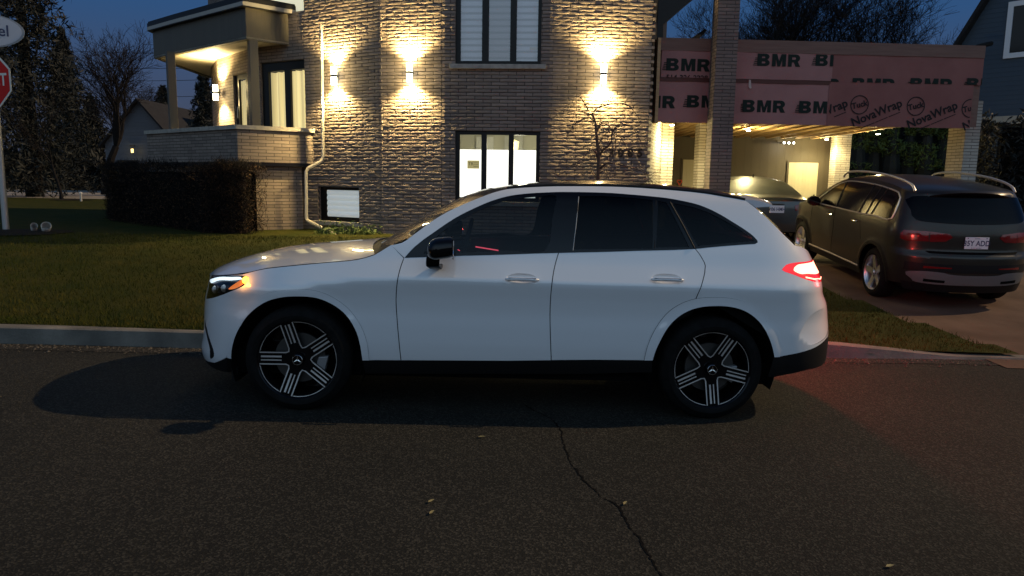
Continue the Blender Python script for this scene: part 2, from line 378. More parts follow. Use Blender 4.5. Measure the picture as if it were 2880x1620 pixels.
class Shell:
    """one side of a car body as a half-width function y = -/+ w(x, z) in the car's own frame (x to the rear, z up)"""
    def __init__(s, w): s.w = w
    def pt(s, x, z, side, off=0): return Vector((x, side*(s.w(x, z)+off), z))
    def nrm(s, x, z, side):
        e = .004; wx = (s.w(x+e, z)-s.w(x-e, z))/(2*e); wz = (s.w(x, z+e)-s.w(x, z-e))/(2*e)
        return Vector((-wx, side, -wz)).normalized()
    def panel(s, name, outer, mat, parent, side=-1, off=0, holes=(), step=.035, extra=(), label=None, curved=True):
        v, f = cdt(outer, holes, step, extra)
        of = off if callable(off) else (lambda x, z: off)
        vs = [s.pt(x, z, side, of(x, z)) for x, z in v]
        if callable(off):
            def nn(x, z):
                e = .004; g = lambda a, b: s.w(a, b)+of(a, b)
                return Vector((-(g(x+e, z)-g(x-e, z))/(2*e), side, -(g(x, z+e)-g(x, z-e))/(2*e))).normalized()
            ns = [nn(x, z) for x, z in v]
        else: ns = [s.nrm(x, z, side) for x, z in v]
        fs = []
        for t in f:
            a, b, c = (vs[t[0]], vs[t[1]], vs[t[2]])
            fs.append(t if (b-a).cross(c-a).dot(ns[t[0]]) > 0 else tuple(reversed(t)))
        return finish(name, vs, fs, ns, mat, parent, label)
    def xend(s, y, z, lo, hi):
        """x on the tail (lo < hi) or the nose (lo > hi) where the half width equals |y|"""
        for _ in range(40):
            m = (lo+hi)/2
            if s.w(m, z) > abs(y): lo = m
            else: hi = m
        return (lo+hi)/2
    def endpanel(s, name, outer, mat, parent, lim, off=0, holes=(), step=.04, label=None):
        """patch of the nose or tail given in (y, z); lim = (x inside, x beyond the end)"""
        sg = 1 if lim[1] > lim[0] else -1
        v, f = cdt(outer, holes, step)
        X = lambda y, z: s.xend(y, z, *lim)
        def flat(y, z):           # blunt the very centre of the end so that it is a smooth bow, not a cusp
            k = .16
            if abs(y) >= k: return X(y, z)
            xa = X(k, z); xb = X(k+.01, z); sl = (xb-xa)/.01
            return xa - sl*k/2*(1-(y/k)**2)
        vs = [Vector((flat(y, z)+sg*off, y, z)) for y, z in v]; ns = []
        for y, z in v:
            e = .01; dy = (flat(y+e, z)-flat(y-e, z))/(2*e); dz = (flat(y, z+e)-flat(y, z-e))/(2*e)
            ns.append(Vector((1, -dy, -dz)).normalized()*sg)
        fs = []
        for t in f:
            a, b, c = (vs[t[0]], vs[t[1]], vs[t[2]])
            fs.append(t if (b-a).cross(c-a).dot(ns[t[0]]) > 0 else tuple(reversed(t)))
        return finish(name, vs, fs, ns, mat, parent, label)
    def onend(s, y, z, lim, off=0):
        sg = 1 if lim[1] > lim[0] else -1
        return Vector((s.xend(max(abs(y), .05), z, *lim)+sg*off, y, z))
    def strip(s, name, pts, r, mat, parent, side=-1, off=0, closed=False, mb=None):
        q = [s.pt(x, z, side, off) for x, z in pts]
        m = mb or MB(); m.tube(q+([q[0]] if closed else []), r, 6)
        return m if mb else m.build(name, mat, parent, True)
def finish(name, vs, fs, ns, mat, parent, label=None):
    me = bpy.data.meshes.new(name); me.from_pydata([tuple(v) for v in vs], [], fs)
    me.polygons.foreach_set('use_smooth', [True]*len(me.polygons)); me.materials.append(mat)
    me.normals_split_custom_set_from_vertices([tuple(n) for n in ns])
    o = bpy.data.objects.new(name, me); COL.objects.link(o)
    if parent: o.parent = parent
    if label: o['label'] = label
    return o
def span(name, rows, mat, parent, w, ny=24, p=2.2, step=.06, vlim=1.0, off=0, label=None):
    """surface from one side of the car to the other: rows of ((edge x, edge z), (centre x, centre z)); edges sit on the side surface"""
    R_ = []
    for k in range(len(rows)-1):
        g = lambda i: rows[min(max(i, 0), len(rows)-1)]
        a = [g(k+i)[0]+g(k+i)[1] for i in (-1, 0, 1, 2)]
        m = max(1, int(math.dist(a[1], a[2])/step/1.4+.5))
        for i in range(m):
            t = i/m; t2 = t*t; t3 = t2*t
            R_.append(tuple(.5*((2*q)+(-o+r)*t+(2*o-5*q+4*r-u)*t2+(-o+3*q-3*r+u)*t3) for o, q, r, u in zip(*a)))
    R_.append(rows[-1][0]+rows[-1][1])
    vs = []; n = ny+1
    for ex, ez, cx, cz in R_:
        W_ = w(ex, ez)
        for j in range(n):
            t = (2*j/ny-1)*vlim; b = abs(t)**p
            vs.append((cx+(ex-cx)*b, W_*t, cz+(ez-cz)*b+off))
    fs = [(i*n+j, (i+1)*n+j, (i+1)*n+j+1, i*n+j+1) for i in range(len(R_)-1) for j in range(ny)]
    m = MB(); m.add(vs, fs)
    o = m.build(name, mat, parent, False, label, fix=False)
    me = o.data
    me.polygons.foreach_set('use_smooth', [True]*len(me.polygons))
    if sum(q.normal.z for q in me.polygons) < 0: me.flip_normals()
    return o
def wheel(parent, c, side, Rt=.368, rim=.258, width=.25, style='star', rot=0, name='wheel'):
    """wheel part with tyre, rim, spokes ... as sub-parts; outer face towards side*y; centre c"""
    y0 = side*.0
    s = side
    t = MB(); hw = width/2
    prof = [(-.0, rim+.004), (.010, rim+.018), (.012, rim+.04), (.004, Rt-.05), (-.012, Rt-.02), (-.04, Rt-.004), (-hw, Rt), (-width+.04, Rt-.004), (-width, Rt-.05), (-width, rim)]
    t.lathe([(s*o, r) for o, r in prof], c, 'y', 64)
    tyre = t.build('tyre', M['rubber'], parent, True)
    b = MB(); b.lathe([(0, rim+.006), (s*-.012, rim-.006), (s*-.05, rim-.018), (s*-width*.8, rim-.03), (s*-width*.8, .02)], c, 'y', 64)
    b.build('rim_barrel', M['black_gloss'] if style == 'star' else M['alloy_grey'], tyre, True)
    d = MB(); d.lathe([(s*-.085, .06), (s*-.085, .175), (s*-.11, .175)], c, 'y', 48); d.build('brake_disc', M['disc'], tyre, True)
    k = MB()
    for a0 in (R(-14),):
        pts = [(r*cos(a), r*sin(a)) for r, a in ((.13, a0-.35), (.20, a0-.33), (.20, a0+.33), (.13, a0+.33))]
        v = [(c[0]+x, c[1]+s*-.06, c[2]+z) for x, z in pts]+[(c[0]+x, c[1]+s*-.12, c[2]+z) for x, z in pts]
        k.add(v, [(0, 1, 2, 3), (4, 7, 6, 5), (0, 4, 5, 1), (1, 5, 6, 2), (2, 6, 7, 3), (3, 7, 4, 0)])
    k.build('brake_caliper', M['caliper'], tyre, bevel=.006)
    # face: five openings between double spokes
    def face_y(r): return s*(-.018-.018*(1-(r/rim)**2)*1.2)
    hs = .044 if style == 'star' else .040
    Ro = rim-.010; wins = []
    for i in range(5):
        a = rot+2*pi*i/5; m = a+pi/5
        da = math.asin(hs/Ro); th0, th1 = a+da, a+2*pi/5-da
        arc = [(Ro*cos(th0+(th1-th0)*k/14), Ro*sin(th0+(th1-th0)*k/14)) for k in range(15)]
        rin = hs/sin(pi/5)
        apex = (rin*cos(m), rin*sin(m)); rad = .03
        e1 = (cos(a), sin(a)); e2 = (cos(a+2*pi/5), sin(a+2*pi/5))
        p1 = (apex[0]+e1[0]*rad, apex[1]+e1[1]*rad); p2 = (apex[0]+e2[0]*rad, apex[1]+e2[1]*rad)
        mid = ((p1[0]+p2[0]+2*apex[0])/4, (p1[1]+p2[1]+2*apex[1])/4)
        wins.append([p1]+arc+[p2, mid])
    outer = [(rim*cos(2*pi*k/72), rim*sin(2*pi*k/72)) for k in range(72)]
    v, f = cdt(outer, wins, .022)
    vs = [(c[0]+x, c[1]+face_y(hypot(x, z)), c[2]+z) for x, z in v]
    vb = [(c[0]+x, c[1]+face_y(hypot(x, z))-s*.022, c[2]+z) for x, z in v]
    F = MB(); F.add(vs, f)
    n = len(vs)
    edge = {}
    for q in f:
        for i in range(3): e = (q[i], q[(i+1) % 3]); edge[e] = 1
    F.v += vb
    for (a, b_) in edge:
        if (b_, a) not in edge: F.f.append((a, b_, b_+n, a+n)); F.uv.append(None)
    whl = F.build('wheel', M['black_gloss'] if style == 'star' else M['alloy_grey'], parent, False)
    if style == 'star':
        T = MB()
        def stroke(pl, wd, closed=False):
            q = list(pl); m = len(q); left = []; right = []
            for i in range(m):
                a = q[i-1] if (i or closed) else q[i]; b = q[(i+1) % m] if (i < m-1 or closed) else q[i]
                dx, dz = b[0]-a[0], b[1]-a[1]; l = hypot(dx, dz) or 1
                nx, nz = -dz/l*wd/2, dx/l*wd/2
                left.append((q[i][0]+nx, q[i][1]+nz)); right.append((q[i][0]-nx, q[i][1]-nz))
            P3 = lambda p: (c[0]+p[0], c[1]+face_y(hypot(*p))+s*.003, c[2]+p[1])
            vv = [P3(p) for p in left]+[P3(p) for p in right]
            T.add(vv, [(i, (i+1) % m, m+(i+1) % m, m+i) for i in range(m if closed else m-1)])
        for i, wn in enumerate(wins):
            g = []                                     # machined edge just outside the opening
            cx = sum(p[0] for p in wn)/len(wn); cz = sum(p[1] for p in wn)/len(wn)
            for p in wn:
                dx, dz = p[0]-cx, p[1]-cz; l = hypot(dx, dz); g.append((p[0]+dx/l*.004, p[1]+dz/l*.004))
            stroke(g, .0085, True)
            a = rot+2*pi*i/5
            for o_, w_ in ((-.012, .013), (.013, .008)):
                u = (cos(a), sin(a)); nrm = (-sin(a), cos(a))
                stroke([(u[0]*r+nrm[0]*o_, u[1]*r+nrm[1]*o_) for r in (.115, .16, .2, .252)], w_)
        T.build('machined_edge', M['alloy'], tyre)
    h = MB(); h.lathe([(s*-.004, .0), (s*-.004, .036), (s*-.02, .042)], c, 'y', 32); h.build('hub_cap', M['black_gloss'] if style == 'star' else M['alloy_grey'], tyre, True)
    if style == 'star':
        e = MB(); yy = c[1]+s*.0005
        ring = [(c[0]+.033*cos(2*pi*k/40), yy, c[2]+.033*sin(2*pi*k/40)) for k in range(41)]; e.tube(ring, .0028, 6, False)
        for k in range(3):
            a = pi/2+2*pi*k/3; tip = (c[0]+.031*cos(a), yy, c[2]+.031*sin(a))
            b1 = (c[0]+.007*cos(a+pi/3), yy, c[2]+.007*sin(a+pi/3)); b2 = (c[0]+.007*cos(a-pi/3), yy, c[2]+.007*sin(a-pi/3))
            e.add([tip, b1, (c[0], yy+s*.003, c[2]), b2], [(0, 1, 2), (0, 2, 3)])
        e.build('star_emblem', M['chrome'], tyre)
    else:
        lugs = MB()
        for k in range(5):
            a = rot+pi/5+2*pi*k/5; lugs.lathe([(s*-.022, 0), (s*-.022, .009), (s*-.03, .009)], (c[0]+.055*cos(a), c[1], c[2]+.055*sin(a)), 'y', 10)
        lugs.build('lug_nut', M['black_plastic'], tyre)
    for q in list(tyre.children): q.parent = whl
    tyre.parent = whl
    return whl

# ------------------------------------------------------------------ ground: road falling gently to the right, kerb, lawn, driveway
A_ = .0383; CA, SA = cos(A_), sin(A_)
def road_z(x, y):
    xr = x*CA+y*SA
    return -.0187*max(-16, min(16, xr))
def rf(xr, yr, z=None):
    x, y = xr*CA-yr*SA, xr*SA+yr*CA
    return (x, y, road_z(x, y) if z is None else z)
def drive_z(x, y):
    k = [(-50, 0), (7.0, 0), (7.6, .01), (9.0, .015), (10.45, .075), (13.3, .305), (14.6, .36), (40, .38)]
    for (a, b), (c, d) in zip(k, k[1:]):
        if a <= y <= c: v = b+(d-b)*(y-a)/(c-a); break
    return v + road_z(x, y)*(1-sm((y-7)/4))
def lawn_z(x, y):
    yr = -x*SA+y*CA
    l = (road_z(x, y)+.155)*(1-sm((yr-6.9)/6.3)) + .575*sm((yr-6.9)/6.3)
    l += .0*x
    r = drive_z(x, y)+.05
    return l + (r-l)*sm((x-.8)/1.8)
def grid(name, mat, x0, x1, y0, y1, nx, ny, zf, kind='structure', keep=None, off=0):
    m = MB(); vs = []; xs = [x0+(x1-x0)*i/nx for i in range(nx+1)]; ys = [y0+(y1-y0)*j/ny for j in range(ny+1)]
    for y in ys:
        for x in xs: vs.append((x, y, zf(x, y)+off))
    fs = []; uv = []
    for j in range(ny):
        for i in range(nx):
            if keep and not keep((xs[i]+xs[i+1])/2, (ys[j]+ys[j+1])/2): continue
            f = (j*(nx+1)+i, j*(nx+1)+i+1, (j+1)*(nx+1)+i+1, (j+1)*(nx+1)+i); fs.append(f); uv.append([(vs[k][0], vs[k][1]) for k in f])
    m.add(vs, fs, uv); return tag(m.build(name, mat, smooth=False), kind=kind)
def asphalt(name, base, lo, hi):
    m = P(name, base, .85, spec=.12); n = m.node_tree.nodes; l = m.node_tree.links; b = n['Principled BSDF']
    t = n.new('ShaderNodeTexCoord')
    v = n.new('ShaderNodeTexVoronoi'); v.inputs['Scale'].default_value = 105; l.new(t.outputs['Object'], v.inputs['Vector'])
    a = n.new('ShaderNodeTexNoise'); a.inputs['Scale'].default_value = .55; a.inputs['Detail'].default_value = 5; l.new(t.outputs['Object'], a.inputs['Vector'])
    f = n.new('ShaderNodeTexNoise'); f.inputs['Scale'].default_value = 90; f.inputs['Detail'].default_value = 3; l.new(t.outputs['Object'], f.inputs['Vector'])
    r = n.new('ShaderNodeValToRGB'); e = r.color_ramp.elements; e[0].position = .3; e[1].position = .75; e[0].color = (*lo, 1); e[1].color = (*hi, 1); l.new(a.outputs['Fac'], r.inputs[0])
    r2 = n.new('ShaderNodeValToRGB'); e = r2.color_ramp.elements; e[0].position = .55; e[1].position = 1; e[0].color = (.75, .75, .75, 1); e[1].color = (2.3, 2.2, 2.1, 1)
    sep = n.new('ShaderNodeSeparateColor'); l.new(v.outputs['Color'], sep.inputs[0]); l.new(sep.outputs[0], r2.inputs[0])
    mm = n.new('ShaderNodeMix'); mm.data_type = 'RGBA'; mm.blend_type = 'MULTIPLY'; mm.inputs['Factor'].default_value = 1; l.new(r.outputs[0], mm.inputs['A']); l.new(r2.outputs[0], mm.inputs['B'])
    mr_ = n.new('ShaderNodeMapRange'); mr_.inputs['To Min'].default_value = .75; mr_.inputs['To Max'].default_value = 1.25; l.new(f.outputs['Fac'], mr_.inputs[0])
    m2 = n.new('ShaderNodeMix'); m2.data_type = 'RGBA'; m2.blend_type = 'MULTIPLY'; m2.inputs['Factor'].default_value = 1; l.new(mm.outputs['Result'], m2.inputs['A']); l.new(mr_.outputs[0], m2.inputs['B'])
    l.new(m2.outputs['Result'], b.inputs['Base Color'])
    h = n.new('ShaderNodeMath'); h.operation = 'ADD'; l.new(v.outputs['Distance'], h.inputs[0]); l.new(f.outputs['Fac'], h.inputs[1])
    bp = n.new('ShaderNodeBump'); bp.inputs['Strength'].default_value = .5; bp.inputs['Distance'].default_value = .005; l.new(h.outputs[0], bp.inputs['Height']); l.new(bp.outputs[0], b.inputs['Normal'])
    return m
M['asphalt'] = asphalt('asphalt', (.019, .019, .017), (.0175, .0175, .0150), (.0270, .0262, .0218))
M['far_road'] = noisy('far_road', (.22, .20, .17), (.29, .26, .22), 2, .85, .2, 40, .01)
M['drive'] = noisy('drive', (.085, .052, .036), (.135, .085, .060), 1.4, .8, .5, 60, .008)
M['concrete'] = noisy('concrete', (.115, .108, .095), (.20, .185, .16), 3, .85, .6, 45, .01)
M['soil'] = noisy('soil', (.014, .011, .009), (.03, .024, .018), 20, .95, 1, 30, .03)
M['lawn'] = noisy('lawn', (.026, .034, .003), (.046, .044, .006), 1.6, .95, 1, 70, .03)
tag(grid('ground', M['soil'], -900, 900, -700, 1500, 4, 4, lambda x, y: -1.4), kind='structure')
grid('road', M['asphalt'], -34, 34, -16, 8.2, 34, 12, road_z)
def kerb_y(xr):
    k = [(-40, 6.79), (-1.5, 6.80), (1.2, 6.92), (3.0, 7.0), (4.2, 7.08), (5.2, 7.12), (9, 7.15), (40, 7.15)]
    for (a, b), (c, d) in zip(k, k[1:]):
        if a <= xr <= c: return b+(d-b)*(xr-a)/(c-a)
def kerb_h(xr): return .155-.125*sm((xr-3.1)/1.9)
def near_lawn(x, y):
    xr, yr = x*CA+y*SA, -x*SA+y*CA
    if yr < kerb_y(max(-39, min(39, xr)))+.1: return False
    if x > -1.5 and y > 14.6 and x < 5: return False
    edge = 5.22-(y-7.2)*.19
    return x < edge
grid('lawn', M['lawn'], -14, 5.4, 6.6, 16.2, 97, 48, lawn_z, keep=near_lawn)
grid('lawn', M['lawn'], -62, -14, 6.6, 33.5, 24, 14, lawn_z)
grid('lawn', M['lawn'], -14, -6, 16.2, 33.5, 8, 9, lambda x, y: .575)
grid('cross_street', M['far_road'], -90, -4, 33.5, 52, 20, 4, lambda x, y: .56)
grid('far_lawn', M['lawn'], -200, 160, 52, 420, 10, 10, lambda x, y: .5)
def on_drive(x, y):
    return x > 4.75-(y-7.2)*.19 if y < 15 else x > 2.2
grid('driveway', M['drive'], 1.6, 24, 6.98, 34, 112, 136, drive_z, keep=on_drive, off=.006)
# kerb
m = MB(); prof = [(0, -.06), (.006, .0), (.022, .93), (.045, 1.0), (.16, 1.0), (.175, .3)]
xs = [-33+.5*i for i in range(59)]+[-3.4+.2*i for i in range(58)]+[8.5+1*i for i in range(22)]
vs = []; rws = 0
for xr in xs:
    ky, kh = kerb_y(xr), kerb_h(xr)
    jig = .006*sin(xr*3.1)+.004*sin(xr*7.7)
    for o, h in prof:
        p = rf(xr, ky+o+jig); vs.append((p[0], p[1], p[2]+h*kh))
k = len(prof)
m.add(vs, [(i*k+j, i*k+j+1, (i+1)*k+j+1, (i+1)*k+j) for i in range(len(xs)-1) for j in range(k-1)])
tag(m.build('kerb', M['concrete'], smooth=False), kind='structure')
m = MB(); vs = []
for xr in xs:                                     # pale gutter strip along the kerb foot
    ky = kerb_y(xr)
    for o in (-.20-.02*sin(xr*1.3), .01): p = rf(xr, ky+o); vs.append((p[0], p[1], p[2]+.004))
m.add(vs, [(i*2, i*2+2, i*2+3, i*2+1) for i in range(len(xs)-1)]); tag(m.build('gutter_strip', asphalt('gutter', (.03, .028, .025), (.022, .021, .018), (.036, .033, .028))), kind='structure')
# crack in the road
crk = [(1230, 150), (1300, 190), (1400, 240), (1460, 290), (1490, 330), (1500, 400), (1530, 480), (1560, 560), (1610, 630), (1660, 690), (1750, 770), (1800, 815), (1880, 850), (1930, 910), (1960, 980), (2000, 1030), (2050, 1090), (2080, 1150), (2130, 1230), (2180, 1310), (2230, 1391), (2300, 1480), (2330, 1600)]
pl = [atz(x/2.576+1000, y/2.576+1080, 0) for x, y in crk]
pl = cr([(p.x, p.y) for p in pl], .02); m = MB(); vs = []
rr = random.Random(3)
for i, (x, y) in enumerate(pl):
    j = rr.uniform(-.007, .007); wd = .0025+.0045*rr.random()+.0015*sin(i*.3)
    z = road_z(x, y)+.003; vs += [(x-wd+j, y+rr.uniform(-.005, .005), z), (x+wd+j, y, z)]
m.add(vs, [(2*i, 2*i+1, 2*i+3, 2*i+2) for i in range(len(pl)-1)]); tag(m.build('road_crack', M['void']), kind='structure')
# grass blades on the nearer lawn
m = MB(); rg = random.Random(11); vs = []; fs = []
for i in range(52000):
    if i < 41000:
        x = rg.uniform(-9.5, -1.2); y = 6.8+(rg.random()**1.5)*6.6
    else: x = rg.uniform(1.5, 5.3); y = rg.uniform(7.1, 11)
    if not near_lawn(x, y): continue
    z = lawn_z(x, y); h = rg.uniform(.02, .055); a = rg.uniform(0, 6.28); wd = rg.uniform(.003, .006); l = rg.uniform(.0, .04)
    n = len(vs); dx, dy = cos(a)*wd, sin(a)*wd; b = rg.uniform(0, 6.28)
    vs += [(x-dx, y-dy, z-.004), (x+dx, y+dy, z-.004), (x+cos(b)*l, y+sin(b)*l, z+h)]; fs.append((n, n+1, n+2))
m.v = vs; m.f = fs; m.uv = [None]*len(fs)
M['blade'] = noisy('blade', (.028, .040, .003), (.062, .055, .008), 1.8, .8, 0)
tag(m.build('grass', M['blade'], fix=False), 'short patchy grass along the kerb', 'grass', kind='stuff')
# fallen leaves on the road
for px, py, a, lb in ((1355, 1229, .2, 'pale fallen leaf near the shadow edge on the road'), (1213, 1410, 1.0, 'upper of two small yellowish leaves left of the road crack'), (1215, 1442, 1.2, 'lower of two small yellowish leaves left of the road crack'), (1759, 1416, 1.1, 'small dry leaf touching the right side of the road crack'), (2503, 1593, .4, 'brown dry leaf lying alone on the road at lower right')):
    p = atz(px, py, 0); p = atz(px, py, road_z(p.x, p.y)+.008); t = MB()
    o = [(.026, 0), (.012, .008), (-.006, .011), (-.024, .002), (-.008, -.009), (.01, -.007)]
    t.add([(x*cos(a)-y*sin(a), x*sin(a)+y*cos(a), .003+.25*abs(y)) for x, y in o]+[(0, 0, 0)], [(i, (i+1) % 6, 6) for i in range(6)])
    q = t.build('fallen_leaf', P('leaf', (.20, .17, .07), .7)); q.location = p; tag(q, lb, 'leaf', 'leaves lying on the road')

# ------------------------------------------------------------------ the white SUV at the kerb
_wz = pchip([.12, .22, .32, .42, .52, .62, .72, .82, .90, .926, .948, .985, 1.03, 1.08, 1.2, 1.35, 1.47, 1.54, 1.60, 1.66],
            [.80, .855, .895, .918, .926, .925, .920, .927, .9395, .9425, .9405, .924, .901, .876, .832, .764, .700, .655, .59, .50])
_XF = [.2, .3, .4, .5, .6, .7, .8, .9, 1.0]; _fx = pchip(_XF, [-2.345, -2.361, -2.34, -2.33, -2.325, -2.315, -2.286, -2.268, -2.273])
_XR = [.2, .3, .4, .5, .6, .7, .8, .9, 1.0, 1.1, 1.3, 1.5, 1.65]; _rx = pchip(_XR, [2.50, 2.53, 2.517, 2.517, 2.51, 2.494, 2.473, 2.421, 2.403, 2.353, 2.24, 2.16, 2.1])
def hero_w(x, z):
    z0 = z; z = z+.13*sm((-.75-x)/1.3)*sm((z-.6)/.3); v = _wz(z)
    for cx in (-1.444, 1.444): v += .012*sm(1-abs(hypot(x-cx, z0-.362)-.44)/.10)
    zc = min(max(z0, .2), 1.0); xf = _fx(zc)
    if x < -1.25:
        u = min((-1.25-x)/(-1.25-xf), .9995); v *= (1-u**3.0)**(1/2.1)
    xr = _rx(min(max(z0, .2), 1.65))
    if x > 1.62:
        u = min((x-1.62)/(xr-1.62), .9995); v *= (1-u**4.2)**.5
    return v
SH = Shell(hero_w)
suv = thing('parked_suv', 'white SUV parked along the kerb with amber marker and red tail light glowing', 'car', (-.0669, 5.9286, 0), rot=(0, .0187, .03828))
hoodline = [(-2.176, .873), (-1.956, .913), (-1.844, .929), (-1.787, .946), (-1.669, .978), (-1.464, 1.009), (-1.264, 1.034), (-1.085, 1.055), (-.987, 1.077), (-.928, 1.098)]
headl = [(-2.236, .70), (-2.243, .76), (-2.215, .82), (-2.174, .866), (-2.06, .900), (-1.93, .914), (-1.843, .922), (-1.789, .914), (-1.807, .872), (-1.854, .839), (-1.915, .813), (-2.01, .771), (-2.12, .728)]
farch = [(-1.923, .331), (-1.908, .398), (-1.884, .486), (-1.845, .575), (-1.792, .652), (-1.719, .72), (-1.632, .772), (-1.529, .802), (-1.429, .811), (-1.33, .807), (-1.243, .782), (-1.155, .731), (-1.086, .661), (-1.036, .57), (-1.011, .477), (-.998, .373)]
fflare = [(-1.976, .331), (-1.964, .42), (-1.928, .531), (-1.87, .643), (-1.786, .734), (-1.685, .803), (-1.57, .84), (-1.449, .857), (-1.351, .858), (-1.253, .835), (-1.155, .781), (-1.077, .712), (-1.007, .611), (-.967, .498), (-.953, .373)]
fgap = [(-.728, 1.088), (-.752, 1.003), (-.768, .894), (-.773, .781), (-.764, .658), (-.752, .534), (-.736, .377)]
apil = [(-.82, 1.167), (-.747, 1.184), (-.682, 1.231), (-.601, 1.295), (-.557, 1.329), (-.468, 1.388), (-.378, 1.436), (-.287, 1.478), (-.207, 1.512), (-.137, 1.54), (-.032, 1.57), (.086, 1.585), (.235, 1.597), (.385, 1.605), (.671, 1.613), (.852, 1.613), (1.031, 1.608), (1.211, 1.60), (1.388, 1.587), (1.533, 1.568), (1.62, 1.556), (1.68, 1.546)]
wtop = [(-.725, 1.085), (-.677, 1.143), (-.607, 1.206), (-.541, 1.255), (-.459, 1.315), (-.375, 1.371), (-.262, 1.431), (-.148, 1.483), (-.032, 1.521), (.086, 1.542), (.204, 1.554), (.381, 1.565), (.665, 1.569), (.843, 1.563), (1.02, 1.553), (1.108, 1.546), (1.196, 1.534), (1.313, 1.512), (1.4, 1.483), (1.485, 1.443), (1.569, 1.394), (1.653, 1.343), (1.708, 1.302), (1.732, 1.275), (1.736, 1.261), (1.715, 1.249)]
wbot = [(-.725, 1.085), (-.579, 1.094), (-.365, 1.108), (-.138, 1.12), (.089, 1.134), (.33, 1.148), (.649, 1.164), (.881, 1.178), (1.114, 1.19), (1.289, 1.203), (1.407, 1.218), (1.584, 1.237), (1.715, 1.249)]
dgap = [(.331, 1.148), (.304, 1.055), (.286, .948), (.281, .821), (.285, .68), (.293, .552), (.305, .405)]
rgap = [(1.289, 1.203), (1.317, 1.168), (1.349, 1.113), (1.355, 1.091), (1.348, 1.047), (1.327, .984), (1.301, .914), (1.287, .869)]
rarch = [(1.011, .426), (1.027, .5), (1.061, .584), (1.105, .666), (1.163, .731), (1.239, .783), (1.325, .812), (1.413, .822), (1.503, .822), (1.594, .806), (1.679, .768), (1.757, .702), (1.815, .612), (1.85, .53), (1.868, .47)]
rflare = [(.954, .422), (.966, .506), (.995, .598), (1.043, .69), (1.108, .773), (1.192, .834), (1.287, .869), (1.392, .881), (1.499, .881), (1.599, .864), (1.685, .825), (1.763, .755), (1.835, .675), (1.877, .612), (1.897, .548), (1.909, .472)]
rbot = [(1.909, .472), (1.98, .484), (2.064, .499), (2.205, .532), (2.32, .572)]
taill = [(1.897, 1.079), (1.934, 1.113), (2.007, 1.128), (2.103, 1.131), (2.2, 1.134), (2.285, 1.134)]
tailb = [(2.33, .978), (2.246, .985), (2.192, .988), (2.076, 1.016), (1.975, 1.050), (1.919, 1.066)]
sh = lambda pts, dx=0, dz=0: [(x+dx, z+dz) for x, z in pts]
XN = lambda z: SH.xend(.50, z, -1.3, -2.6)          # where the flank hands over to nose / tail patches
XT = lambda z: SH.xend(.50, z, 1.6, 2.9)
def edge_pts(fn, z0, z1, n=14): return [(fn(z0+(z1-z0)*i/n), z0+(z1-z0)*i/n) for i in range(n+1)]
front_extra = [(-1.25+(XN(z)+1.25)*u**.6, z) for z in [.2+.03*i for i in range(24)] for u in (.75, .82, .88, .92, .95, .97, .985)]
rear_extra = [(1.62+(XT(z)-1.62)*u, z) for z in [.45+.03*i for i in range(25)] for u in (.80, .86, .91, .95, .975)]
nose_edge = edge_pts(XN, .874, .24)
tail_edge_hi = edge_pts(XT, 1.134, .978, 5)
tail_edge = edge_pts(XT, .978, .575, 10)
fc, rc = cr(farch), cr(rarch); ff, rfl = cr(fflare), cr(rflare); hl = cr(headl, .02, True)
WP = M['white_paint']
fender = cr(hoodline)[:] + [(-.82, 1.167), (-.731, 1.083)] + sh(cr(fgap), -.003)[1:] + list(reversed(ff)) + [(-2.03, .30), (-2.10, .262)] + list(reversed(nose_edge))
arc_cut = [p for p in ff]
slit = cr([(-2.236, .556), (-2.2, .523), (-2.144, .434), (-2.10, .363), (-2.095, .315), (-2.141, .285), (-2.14, .353), (-2.18, .435), (-2.222, .498)], .02, True)
refl = cr([(2.04, .579), (2.041, .611), (2.092, .711), (2.152, .772), (2.26, .80), (2.36, .78), (2.38, .68), (2.34, .60), (2.25, .565), (2.155, .548), (2.084, .552)], .03, True)
front_glass = cr([(-.595, 1.116), (-.575, 1.158), (-.52, 1.222), (-.45, 1.285), (-.36, 1.343), (-.255, 1.402), (-.145, 1.453), (-.03, 1.491), (.085, 1.513), (.20, 1.526), (.315, 1.533), (.29, 1.40), (.238, 1.166), (.0, 1.154), (-.2, 1.141), (-.4, 1.129)], .04, True)
rear_glass = [(.478, 1.537), (.65, 1.544), (.85, 1.539), (1.005, 1.529), (.985, 1.196), (.7, 1.186), (.438, 1.175)]
fixed_glass = [(1.045, 1.524), (1.105, 1.515), (1.245, 1.214), (1.01, 1.205)]
quarter_glass = [(1.150, 1.512), (1.3, 1.487), (1.4, 1.455), (1.5, 1.408), (1.6, 1.352), (1.69, 1.292), (1.71, 1.268), (1.6, 1.257), (1.42, 1.238), (1.305, 1.224)]
